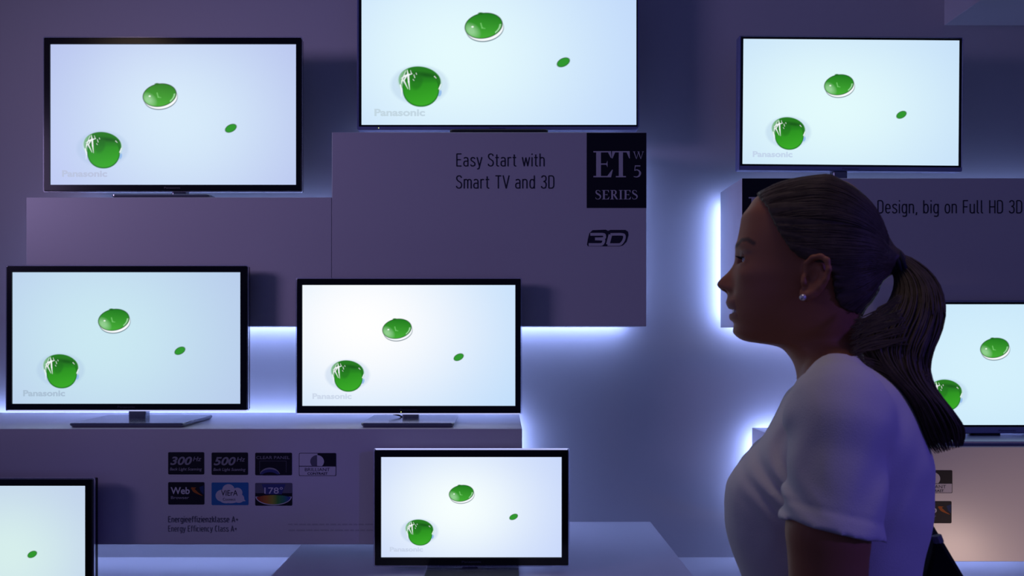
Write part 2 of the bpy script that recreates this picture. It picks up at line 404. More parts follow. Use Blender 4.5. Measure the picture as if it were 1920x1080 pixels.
def badge(box, yf, x0, y0, x1, y1, kind):
    """feature icon printed on a small rounded plate"""
    mb = MB(); k = (x1 - x0)
    def q(u): return bx(box, x0 + u * k, yf)
    def r(v): return bz(box, y0 + v * (y1 - y0), yf)
    ya, yb_, yc, yd = -0.0006, -0.0010, -0.0014, -0.0018
    def plate(m, u0=0, v0=0, u1=1, v1=1, y=ya, rad=0.004): mb.flat(rrect(q(u0), r(v1), q(u1), r(v0), rad), y, m)
    def txt(b, u0, u1, vt, vb, m, y=yc, **kw): put_text(mb, b, q(u0), q(u1), r(vb), r(vt), y, m, **kw)
    def poly(pts, y, m): mb.flat([(q(a), r(b)) for a, b in pts], y, m)
    def arc(cu, cv, ru, rv, a0, a1, n=24): return [(cu + ru * math.cos(math.radians(a0 + (a1 - a0) * i / n)), cv - rv * math.sin(math.radians(a0 + (a1 - a0) * i / n))) for i in range(n + 1)]
    if kind in ('300', '500'):
        plate(M_SIGN)
        txt(kind, .06, .67, .20, .57, M_DIMPRINT, shear=.25, offset=.03)
        txt('Hz', .69, .93, .20, .40, M_DIMPRINT, shear=.25, offset=.015)
        txt('Back Light Scanning', .05, .94, .69, .82, M_DIMPRINT, shear=.2, offset=.02)
    elif kind == 'clear':
        plate(M_SIGN)
        txt('CLEAR PANEL', .035, .94, .15, .28, M_DIMPRINT)
        for a in (R(.12, .36, .13, .88), R(.84, .36, .85, .88), R(.12, .36, .85, .375)): poly(a, yb_, M_INK2)
        poly(arc(.40, 1.02, .28, .36, 12, 168), yb_, M_DIMPRINT)
        poly(arc(.40, 1.02, .27, .29, 12, 168), yc, M_LENSBLUE)
        poly(arc(.40, 1.10, .24, .24, 25, 155), yd, M_SIGN)
    elif kind == 'brilliant':
        plate(M_INK); plate(M_PALE, .014, .022, .986, .978, yb_, 0.0035)
        poly([(.5, .02), (.97, .02), (.986, .06), (.986, .58), (.5, .58)], yc, M_SIGN)
        poly(R(0.0, .56, 1.0, .59), yc, M_INK)
        circ = arc(.49, .37, .185, .28, -40, 220)
        poly([p for p in arc(.49, .37, .185, .28, 90, 226)] + [(.49, .56)], yc, M_INK2)
        poly([p for p in arc(.49, .37, .185, .28, 90, -46)] + [(.49, .56)], yd, M_PALE)
        txt('BRILLIANT', .16, .83, .65, .79, M_INK, offset=-.005)
        txt('CONTRAST', .23, .77, .84, .95, M_INK, offset=.02)
    elif kind == 'web':
        plate(M_SIGN)
        poly([(.86, .22), (.985, .14), (.985, .55), (.90, .42)], yb_, M_NAVY)
        txt('Web', .07, .60, .22, .53, M_PALE, offset=.025)
        txt('Browser', .08, .58, .62, .75, M_DIMPRINT, offset=.02)
        for a in stroke_polys([(.66, .24), (.74, .40), (.83, .50), (.95, .60)], [.07, .10, .06, .01], 6): poly(a, yc, M_ORANGE)
        poly([(.64, .22), (.78, .24), (.70, .34)], yc, M_ORANGE)
    elif kind == 'cloud':
        plate(M_BLUE)
        for cu, cv, ru, rv in ((.46, .33, .17, .26), (.28, .58, .17, .26), (.52, .62, .30, .30), (.70, .45, .14, .22), (.74, .70, .15, .20), (.40, .74, .18, .18)):
            poly(arc(cu, cv, ru, rv, 0, 355, 28), yb_, M_PALE)
        poly([(.78, .55), (.93, .82), (.80, .84), (.70, .84)], yb_, M_PALE)
        txt('VIErA', .26, .71, .34, .58, M_INK, y=yc)
        txt('Connect', .31, .65, .68, .80, M_INK2, y=yc)
    elif kind == 'angle':
        plate(M_SIGN)
        plate(M_INK2, 0, 0, 1, .45, yb_ + .0002)
        poly([(.18, .05), (.82, .05), (.72, .5), (.28, .5)], yb_, M_LENSBLUE)
        txt('178°', .25, .75, .20, .47, M_PALE, offset=.01)
        poly([(.02, .60)] + [(.5 + .49 * math.cos(a), .60 + .38 * math.sin(a)) for a in np.linspace(math.pi, 0, 26)], yb_, M_PALE)
    o = mb.build('badge', box)
    if kind == 'angle':
        f = MB(); f.flat([(q(.055 + .0), r(.615))] + [(q(.5 + .46 * math.cos(a)), r(.60 + .34 * math.sin(a))) for a in np.linspace(math.pi, 0, 26)][1:-1] + [(q(.955), r(.615)), (q(.75), r(.55)), (q(.5), r(.53)), (q(.25), r(.55))], yc - .0002, M_RAINBOW)
        f.build('colour_fan', o)
    names = {'300': 'black icon reading 300Hz Back Light Scanning', '500': 'black icon reading 500Hz Back Light Scanning', 'clear': 'black icon reading CLEAR PANEL', 'brilliant': 'white and black icon reading BRILLIANT CONTRAST',
             'web': 'black icon reading Web Browser', 'cloud': 'blue icon with white cloud', 'angle': 'icon reading 178 degrees over a rainbow fan'}
    o['label'] = names[kind]
    return o
for k, a in {'300': (315.4, 847.8, 382.9, 889.6), '500': (396.8, 848.4, 465, 890.4), 'clear': (478.5, 848.8, 547.5, 891), 'brilliant': (560.6, 849.3, 630.4, 892.3),
             'web': (315.4, 904, 383.3, 946), 'cloud': (396.8, 904.6, 465.8, 947), 'angle': (478.5, 905.4, 548, 948)}.items():
    badge(box_low, YL, *a, k)
badge(box_low_r, YL, 1714, 881.5, 1785.5, 924.5, 'brilliant')
badge(box_low_r, YL, 1714, 939.5, 1784, 981, 'web')
mb = MB()
put_din(mb, 'Energieeffizienzklasse A+', bx(box_low, 315.5, YL), bx(box_low, 447, YL), bz(box_low, 979, YL), bz(box_low, 968, YL), -EPS, M_INK2, pen=.13)
mb.build('energy_rating', box_low)
mb = MB()
put_din(mb, 'Energy Efficiency Class A+', bx(box_low, 315.5, YL), bx(box_low, 444.5, YL), bz(box_low, 996.5, YL), bz(box_low, 985.5, YL), -EPS, M_INK2, pen=.10)
mb.build('energy_rating', box_low)
mb = MB()
for row, (x0, x1) in ((983, (540, 716)), (994, (541, 716))):      # fine print too small to read
    x = x0
    while x < x1:
        w = random.uniform(5, 16)
        mb.flat(R(bx(box_low, x, YL), bz(box_low, row + 1.2, YL), bx(box_low, min(x + w, x1), YL), bz(box_low, row - 1.2, YL)), -EPS, M_INK3)
        x += w + 3
mb.build('fine_print', box_low)

# ------------------------------------------------------------------ television picture (shared mesh, colours painted per vertex)
NX, NZ = 640, 360
def paint():
    SS = 2
    w, h = NX * SS, NZ * SS
    u, v = np.meshgrid((np.arange(w) + .5) / w * 1.7778, (np.arange(h) + .5) / h)     # v down
    img = np.zeros((h, w, 3)); a = np.zeros((h, w))
    def over(c, al):
        nonlocal img, a
        al = np.clip(al, 0, 1); c = np.asarray(c, float)
        na = al + a * (1 - al)
        img = np.where(na[..., None] > 1e-6, (c * al[..., None] + img * (a * (1 - al))[..., None]) / np.maximum(na, 1e-6)[..., None], img)
        a = na
    L = lambda r, g, b: np.array([s2l(r), s2l(g), s2l(b)])
    sm = lambda d, e=.0025: np.clip(.5 - d / (2 * e), 0, 1)
    def ell(cx, cy, rx, ry, rot=0, p=2.0):
        c, s = math.cos(math.radians(rot)), math.sin(math.radians(rot))
        x, y = u - cx, v - cy
        X_, Y_ = x * c + y * s, -x * s + y * c
        q = (np.abs(X_ / rx) ** p + np.abs(Y_ / ry) ** p) ** (1 / p)
        return (q - 1) * min(rx, ry), X_ / rx, Y_ / ry
    S = 1 / 5.4 / 227.0     # zoom crop -> picture heights (second survey of one screen)
    def P(x, y): return ((x / 5.4 + 560 - 566) * 1.7778 / 400.0, (y / 5.4 + 560 - 534) / 227.0)
    def seg(p, q, r0, r1):
        p, q = np.array(P(*p)), np.array(P(*q)); d = q - p
        t = np.clip(((u - p[0]) * d[0] + (v - p[1]) * d[1]) / (d @ d), 0, 1)
        return np.hypot(u - p[0] - t * d[0], v - p[1] - t * d[1]) - (r0 + (r1 - r0) * t) * S
    # --- flat drop in the middle
    cx, cy = P(1003, 330); d, _, _ = ell(cx, cy, 150 * S, 100 * S, -9)
    over(L(70, 95, 110), sm(d) * .9)
    cx, cy = P(1003, 326); d2, xx, yy = ell(cx, cy, 146 * S, 96 * S, -9)
    over(L(248, 252, 255), sm(d2))
    cx, cy = P(992, 303); d, xx, yy = ell(cx, cy, 152 * S, 101 * S, -10)
    over(L(22, 70, 30), sm(d))
    d, xx, yy = ell(cx, cy, 145 * S, 95 * S, -10)
    g = np.clip(.5 + .5 * (yy * .8 - xx * .35), 0, 1)[..., None]
    over(L(26, 118, 22) * (1 - g) + L(70, 176, 52) * g, sm(d))
    d3, _, _ = ell(*P(895, 345), 55 * S, 40 * S, 35); over(L(190, 240, 190), np.clip(.5 - d3 / (50 * S), 0, 1) * sm(d, .004) * .5)
    over(L(170, 225, 170), sm(np.abs(d + 8 * S) - 4 * S) * ((xx > .55) & (yy > .1)) * .9)
    over(L(30, 105, 25), sm(ell(*P(970, 207), 22 * S, 9 * S)[0]))
    over(L(120, 205, 110), sm(seg((970, 285), (980, 320), 5, 5)) * .8); over(L(120, 205, 110), sm(seg((980, 320), (1003, 325), 5, 3)) * .7)
    over(L(235, 250, 235), sm(ell(*P(905, 312), 9 * S, 7 * S)[0]))
    # --- round drop lower left
    over(L(170, 195, 225), np.clip(.6 - ell(*P(490, 770), 190 * S, 130 * S)[0] / (60 * S), 0, .35))
    over(L(150, 190, 235), sm(ell(*P(648, 835), 14 * S, 26 * S, 15)[0]))
    d, xx, yy = ell(*P(492, 748), 178 * S, 122 * S, 6, 2.0); over(L(196, 226, 226), sm(d) * .8)
    d, xx, yy = ell(*P(490, 738), 168 * S, 114 * S, 6, 2.0); over(L(38, 122, 28), sm(d) * np.clip(1.15 - .75 * np.clip(-xx - .55, 0, 1) / .45, 0, 1))
    over(L(120, 190, 120), np.clip(sm(np.abs(d + 10 * S) - 8 * S), 0, 1) * (xx < -.6) * .6)
    over(L(20, 84, 18), np.clip(.5 - ell(*P(540, 690), 90 * S, 16 * S, 8)[0] / (24 * S), 0, 1) * sm(d) * .8)
    d, xx, yy = ell(*P(500, 803), 145 * S, 139 * S, 0, 2.1); over(L(26, 112, 22), sm(d) * np.clip((yy + .75) * 2.2, 0, 1))
    d, xx, yy = ell(*P(500, 800), 138 * S, 132 * S, 0, 2.1)
    g = np.clip(.45 + .5 * yy + .1 * xx, 0, 1)[..., None]
    over(L(34, 130, 24) * (1 - g) + L(58, 172, 36) * g, sm(d, .004) * np.clip((yy + .72) * 2.5, 0, 1))
    over(L(30, 105, 25), np.clip(.5 - ell(*P(468, 745), 34 * S, 48 * S, 20)[0] / (40 * S), 0, .5))
    for p, q, r0, r1 in (((346, 718), (372, 700), 2, 5), ((372, 700), (400, 690), 6, 8), ((400, 690), (432, 682), 6, 1.5), ((393, 655), (399, 690), 2, 7), ((380, 658), (352, 735), 1, 5), ((352, 735), (346, 760), 5, 2), ((400, 690), (404, 745), 8, 6),
                         ((404, 745), (412, 806), 6, 1), ((385, 700), (366, 735), 6, 4), ((366, 735), (398, 800), 6, 1.5), ((418, 655), (426, 680), 1, 3), ((340, 770), (350, 820), 5, 4), ((350, 820), (345, 860), 3, 1.5), ((445, 690), (452, 712), 2, 2.5), ((438, 725), (446, 735), 1.5, 1.5),
                         ((462, 676), (466, 686), 2, 2), ((606, 702), (620, 716), 3, 1.5), ((656, 765), (642, 800), 3, 4)):
        over(L(246, 250, 252), sm(seg(p, q, r0, r1)) * .95)
    # --- small drop
    d, xx, yy = ell(.734 * 1.7778, .597, .0455, .0275, -26); over(L(30, 88, 34), sm(d))
    d, xx, yy = ell(.734 * 1.7778, .597, .041, .0235, -26); over(L(48, 150, 44), sm(d))
    # box down to vertex grid
    img = (img * a[..., None]).reshape(NZ, SS, NX, SS, 3).mean((1, 3)); a = a.reshape(NZ, SS, NX, SS).mean((1, 3))
    img = np.where(a[..., None] > 1e-4, img / np.maximum(a, 1e-4)[..., None], 0)
    return img, a

def make_picture_mesh():
    img, a = paint()
    xs = (np.arange(NX)) / (NX - 1) - .5; zs = .5 - np.arange(NZ) / (NZ - 1)
    xx, zz = np.meshgrid(xs, zs)
    V = np.stack([xx.ravel(), np.zeros(NX * NZ), zz.ravel()], 1)
    idx = np.arange(NX * NZ).reshape(NZ, NX)
    F = np.stack([idx[1:, :-1], idx[1:, 1:], idx[:-1, 1:], idx[:-1, :-1]], -1).reshape(-1, 4)
    # picture brand lettering is laid over as faces of the second slot
    tb = MB(); put_text(tb, 'Panasonic', .047 - .5, .231 - .5, .5 - .944, .5 - .897, -0.0006, None, offset=.035)
    nv = len(V)
    V = np.vstack([V, np.array(tb.v)])
    faces = [tuple(f) for f in F.tolist()] + [tuple(i + nv for i in f) for f in tb.f]
    me = bpy.data.meshes.new('picture'); me.from_pydata(V.tolist(), [], faces)
    ca = me.color_attributes.new('paint', 'FLOAT_COLOR', 'POINT')
    c = np.zeros((len(V), 4), np.float32)
    c[:nv, :3] = img.reshape(-1, 3); c[:nv, 3] = a.reshape(-1)
    ca.data.foreach_set('color', c.ravel())
    me.materials.append(None); me.materials.append(None)
    mi = np.zeros(len(faces), np.int32); mi[len(F):] = 1
    me.polygons.foreach_set('material_index', mi)
    me.update(); return me
PICTURE = make_picture_mesh()

def screen_mats(center, edge, u0, v0, su, sv, letter):
    m, nt, p = new_mat('lit_screen')
    N, Lk = nt.nodes, nt.links
    tc = N.new('ShaderNodeTexCoord'); sp = N.new('ShaderNodeSeparateXYZ'); Lk.new(tc.outputs['Object'], sp.inputs[0])
    def mth(op, a, b=None):
        n = N.new('ShaderNodeMath'); n.operation = op
        for i, x in enumerate((a, b)):
            if x is None: continue
            if isinstance(x, (int, float)): n.inputs[i].default_value = x
            else: Lk.new(x, n.inputs[i])
        return n.outputs[0]
    dx = mth('DIVIDE', mth('SUBTRACT', sp.outputs['X'], u0 - .5), su); dz = mth('DIVIDE', mth('SUBTRACT', sp.outputs['Z'], .5 - v0), sv)
    g = mth('EXPONENT', mth('MULTIPLY', mth('ADD', mth('MULTIPLY', dx, dx), mth('MULTIPLY', dz, dz)), -1.0))
    mx = N.new('ShaderNodeMix'); mx.data_type = 'RGBA'; mx.inputs[6].default_value = edge; mx.inputs[7].default_value = center; Lk.new(g, mx.inputs[0])
    at = N.new('ShaderNodeVertexColor'); at.layer_name = 'paint'
    m2 = N.new('ShaderNodeMix'); m2.data_type = 'RGBA'; Lk.new(at.outputs['Alpha'], m2.inputs[0]); Lk.new(mx.outputs[2], m2.inputs[6]); Lk.new(at.outputs['Color'], m2.inputs[7])
    p.inputs['Base Color'].default_value = (0.01, 0.01, 0.012, 1); p.inputs['Roughness'].default_value = .22; p.inputs['Specular IOR Level'].default_value = .25
    Lk.new(m2.outputs[2], p.inputs['Emission Color']); p.inputs['Emission Strength'].default_value = 1.0
    return m, emit_mat('screen_lettering', letter, 1.0)

# ------------------------------------------------------------------ televisions
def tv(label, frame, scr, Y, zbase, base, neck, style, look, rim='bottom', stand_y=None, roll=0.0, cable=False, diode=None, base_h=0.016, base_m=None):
    fx0, fy0, fx1, fy1 = frame; sx0, sy0, sx1, sy1 = scr
    x0, x1, z0, z1 = X(fx0, Y), X(fx1, Y), Z(fy1, Y), Z(fy0, Y)
    cx = (x0 + x1) / 2
    root = empty('television', (cx, Y, zbase)); root.rotation_euler = (0, roll, 0)
    tag(root, label, 'television', 'flat televisions on the display wall')
    def lx(p, y=Y): return X(p, y) - cx
    def lz(p, y=Y): return Z(p, y) - zbase
    a0, a1, b0, b1 = lx(fx0), lx(fx1), lz(fy1), lz(fy0)
    c0, c1, d0, d1 = lx(sx0), lx(sx1), lz(sy1), lz(sy0)
    black = style == 'black'
    bm_ = M_BEZEL if black else M_SILVER
    def ring(x_0, z_0, x_1, z_1, r, y): return [(p[0], y, p[1]) for p in rrect(x_0, z_0, x_1, z_1, r)]
    mb = MB()
    if black:
        mb.loops([ring(a0, b0, a1, b1, .004, .034), ring(a0, b0, a1, b1, .004, .003), ring(a0 + .002, b0 + .002, a1 - .002, b1 - .002, .003, 0),
                  ring(c0 - .001, d0 - .001, c1 + .001, d1 + .001, .0006, 0), ring(c0, d0, c1, d1, .0004, .004)][::-1], bm_)
    else:
        i = .011
        mb.loops([ring(a0, b0, a1, b1, .006, .034), ring(a0, b0, a1, b1, .006, .004), ring(a0 + .003, b0 + .003, a1 - .003, b1 - .003, .005, 0),
                  ring(c0 - i, d0 - i * .8, c1 + i, d1 + i * .8, .002, .001), ring(c0 - i + .001, d0 - i * .8 + .001, c1 + i - .001, d1 + i * .8 - .001, .002, .003)][::-1], bm_)
    bez = mb.build('bezel', root)
    if not black:
        i = .011
        mb = MB(); mb.loops([ring(c0 - i + .0005, d0 - i * .8 + .0005, c1 + i - .0005, d1 + i * .8 - .0005, .002, .003), ring(c0 - .0005, d0 - .0005, c1 + .0005, d1 + .0005, .0006, .0032), ring(c0, d0, c1, d1, .0004, .005)][::-1], M_BEZEL)
        mb.build('inner_frame', root)
    # maker's lettering on the lower edge
    mb = MB(); cm = (a0 + a1) / 2; hz = (b0 + d0) / 2 if black else b0 + (d0 - .009 - b0) / 2
    put_text(mb, 'Panasonic', cm - .033, cm + .033, hz - .0035, hz + .0035, -.0006, M_BEZELPRINT if black else M_SILVERPRINT, offset=.02)
    mb.build('bezel_lettering', bez)
    mb = MB(); mb.loops([ring(a0 + .003, b0 + .003, a1 - .003, b1 - .003, .004, .0335), ring(a0 + .03, b0 + .03, a1 - .03, b1 - .03, .02, .05)], M_BACK, cap0=False, cap1=True)
    mb.loops([ring(a0 + .003, b0 + .003, a1 - .003, b1 - .003, .004, .0335), ring(a0 + .003, b0 + .003, a1 - .003, b1 - .003, .004, .0065)], M_BACK, cap1=False)
    mb.build('back_cover', root)
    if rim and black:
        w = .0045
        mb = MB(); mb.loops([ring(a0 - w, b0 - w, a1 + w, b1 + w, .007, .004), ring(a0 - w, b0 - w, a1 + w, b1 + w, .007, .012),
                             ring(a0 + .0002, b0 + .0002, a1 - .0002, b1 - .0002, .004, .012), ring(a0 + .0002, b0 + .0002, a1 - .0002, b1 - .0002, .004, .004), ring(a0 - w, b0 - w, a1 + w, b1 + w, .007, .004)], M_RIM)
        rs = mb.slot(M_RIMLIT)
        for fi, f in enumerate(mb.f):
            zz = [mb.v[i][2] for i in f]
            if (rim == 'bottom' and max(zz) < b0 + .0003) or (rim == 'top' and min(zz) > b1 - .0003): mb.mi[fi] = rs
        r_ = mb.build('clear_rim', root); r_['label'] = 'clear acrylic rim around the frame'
    so = bpy.data.objects.new('screen', PICTURE); so.location = ((c0 + c1) / 2, .0042, (d0 + d1) / 2); so.scale = (c1 - c0, 1, d1 - d0); link(so, root)
    ms = screen_mats(*look)
    for k in range(2):
        so.material_slots[k].link = 'OBJECT'; so.material_slots[k].material = ms[k]
    if diode is not None:
        mb = MB(); bm = bmesh.new(); bmesh.ops.create_uvsphere(bm, u_segments=10, v_segments=6, radius=.0018); mb.bm(bm, M_STBY)
        mb.build('standby_light', bez, loc=(lx(diode[0]), -.0004, lz(diode[1])))
    # stand
    ys0, ys1 = stand_y
    e0, e1 = lx(base[0], ys0), lx(base[1], ys0)
    mb = MB(); r0 = .012
    def hring(x_0, y_0, x_1, y_1, r, z): return [(p[0], p[1], z) for p in rrect(x_0, y_0, x_1, y_1, r)]
    yl0, yl1 = ys0 - Y, ys1 - Y
    mb.loops([hring(e0 + .006, yl0 + .006, e1 - .006, yl1 - .006, r0, 0), hring(e0, yl0, e1, yl1, r0, base_h * .55), hring(e0, yl0, e1, yl1, r0, base_h - .002), hring(e0 + .002, yl0 + .002, e1 - .002, yl1 - .002, r0, base_h)], base_m or (M_STAND if black else M_SILVER), cap0=True, cap1=True)
    sb = mb.build('stand_base', root)
    n0, n1 = lx(neck[0]), lx(neck[1])
    ym = .028
    mb = MB()
    if style == 'flared':
        w = (n1 - n0)
        mb.loops([hring(n0 - .3 * w, ym - .02, n1 + .1 * w, ym + .03, .012, base_h), hring(n0 - .05 * w, ym - .018, n1, ym + .022, .012, base_h + .02), hring(n0 + .1 * w, ym + .006, n1 + .15 * w, ym + .022, .006, b0 + .05)], M_BACK, cap0=True, cap1=True)
    else:
        mb.loops([hring(n0, ym - .014, n1, ym + .024, .008, base_h - .001), hring(n0, ym - .014, n1, ym + .024, .008, b0 - .001), hring(n0, ym + .007, n1, ym + .024, .008, b0 + .0), hring(n0, ym + .007, n1, ym + .024, .008, b0 + .06)], M_STAND, cap0=True, cap1=True)
    mb.build('stand_neck', root, smooth=False)
    if cable:
        mb = MB()
        pts = [(lx(726), .036, b0 + .03), (lx(727), .036, b0 - .002), (lx(735), .038, b0 - .007), (lx(746), .040, b0 - .013), (lx(752), .05, b0 - .022), (lx(750), .08, .006), (lx(735), .13, .004)]
        mb.tube(pts, .0032, M_CABLE); mb.build('power_cable', root, smooth=True)
    return root

def LK(c, e, u0, v0, su, sv, l): return (rgb(*c), rgb(*e), u0, v0, su, sv, rgb(*l))
ZT_L, ZT_M, ZT_R = Z(370, YU), Z(248, YU), Z(334, YU)
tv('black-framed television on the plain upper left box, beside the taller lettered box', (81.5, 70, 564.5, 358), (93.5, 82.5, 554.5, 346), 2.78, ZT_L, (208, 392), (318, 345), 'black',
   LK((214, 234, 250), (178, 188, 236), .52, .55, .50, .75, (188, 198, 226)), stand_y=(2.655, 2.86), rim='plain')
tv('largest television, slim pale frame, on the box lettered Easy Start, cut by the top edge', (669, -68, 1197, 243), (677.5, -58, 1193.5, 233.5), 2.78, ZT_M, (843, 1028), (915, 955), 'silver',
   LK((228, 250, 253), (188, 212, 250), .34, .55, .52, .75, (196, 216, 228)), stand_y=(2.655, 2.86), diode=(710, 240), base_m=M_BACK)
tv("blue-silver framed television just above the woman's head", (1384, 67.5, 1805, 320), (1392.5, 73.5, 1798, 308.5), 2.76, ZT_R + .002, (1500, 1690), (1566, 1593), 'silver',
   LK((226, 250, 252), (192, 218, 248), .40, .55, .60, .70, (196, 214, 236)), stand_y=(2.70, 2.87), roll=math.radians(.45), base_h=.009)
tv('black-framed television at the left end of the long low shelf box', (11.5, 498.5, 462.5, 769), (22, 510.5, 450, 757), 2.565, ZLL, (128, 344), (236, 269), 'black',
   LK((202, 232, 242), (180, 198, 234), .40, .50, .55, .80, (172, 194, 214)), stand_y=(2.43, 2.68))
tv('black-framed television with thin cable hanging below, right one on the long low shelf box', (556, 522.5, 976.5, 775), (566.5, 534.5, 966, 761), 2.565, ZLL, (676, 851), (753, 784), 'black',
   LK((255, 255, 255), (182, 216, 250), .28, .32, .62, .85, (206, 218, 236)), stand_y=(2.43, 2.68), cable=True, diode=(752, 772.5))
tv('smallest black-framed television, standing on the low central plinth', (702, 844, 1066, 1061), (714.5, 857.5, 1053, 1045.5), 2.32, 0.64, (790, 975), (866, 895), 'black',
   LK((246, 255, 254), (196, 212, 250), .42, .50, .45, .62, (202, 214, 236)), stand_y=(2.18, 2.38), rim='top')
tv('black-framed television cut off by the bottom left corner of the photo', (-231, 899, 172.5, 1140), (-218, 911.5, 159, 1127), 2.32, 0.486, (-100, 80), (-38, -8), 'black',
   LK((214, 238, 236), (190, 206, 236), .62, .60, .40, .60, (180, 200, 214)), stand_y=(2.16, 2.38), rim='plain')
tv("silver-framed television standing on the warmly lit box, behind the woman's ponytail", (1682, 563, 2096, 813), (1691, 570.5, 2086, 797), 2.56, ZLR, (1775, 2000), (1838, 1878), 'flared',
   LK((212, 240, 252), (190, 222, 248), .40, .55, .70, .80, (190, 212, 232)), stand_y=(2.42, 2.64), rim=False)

# ------------------------------------------------------------------ the woman: implicit surfaces on a grid
LW = 1.03; TH = math.atan((1540 - PX0) / FPX)
EX = np.array([math.cos(TH), -math.sin(TH), 0.0]); EYV = np.array([math.sin(TH), math.cos(TH), 0.0])
def loc(px, py, d=0.0):
    """survey point -> woman's own frame (x forward is negative, y away, z up)"""
    r = np.array([(px - PX0) / FPX, 1.0, -(py - PY0) / FPX]); t = (LW + d) / (r @ EYV)
    return np.array([t * (r @ EX), d, EYE + t * r[2]])
WORLD = Matrix(((EX[0], EYV[0], 0, EYV[0] * LW), (EX[1], EYV[1], 0, EYV[1] * LW), (0, 0, 1, 0), (0, 0, 0, 1)))

def tabz(rows, d=0.0):
    """rows of (py, px) -> sorted arrays z, x"""
    P = np.array([loc(px, py, d) for py, px in rows]); o = np.argsort(P[:, 2]); return P[o, 2], P[o, 0]
def zof(py, d=0.0): return loc(1540, py, d)[2]
def pch(zq, z, x):
    """smooth monotone interpolation"""
    zq = np.asarray(zq, float); h = np.diff(z); dl = np.diff(x) / h
    m = np.zeros(len(z)); m[0], m[-1] = dl[0], dl[-1]
    for i in range(1, len(z) - 1):
        if dl[i - 1] * dl[i] > 0:
            w1, w2 = 2 * h[i] + h[i - 1], h[i] + 2 * h[i - 1]; m[i] = (w1 + w2) / (w1 / dl[i - 1] + w2 / dl[i])
    q = np.clip(zq, z[0], z[-1]); i = np.clip(np.searchsorted(z, q, side='right') - 1, 0, len(z) - 2)
    t = (q - z[i]) / h[i]
    return x[i] * (1 + 2 * t) * (1 - t) ** 2 + h[i] * m[i] * t * (1 - t) ** 2 + x[i + 1] * t * t * (3 - 2 * t) + h[i] * m[i + 1] * t * t * (t - 1)
def wtab(rows):
    z = np.array([zof(p) for p, _ in rows]); w = np.array([q for _, q in rows]); o = np.argsort(z); return z[o], w[o]

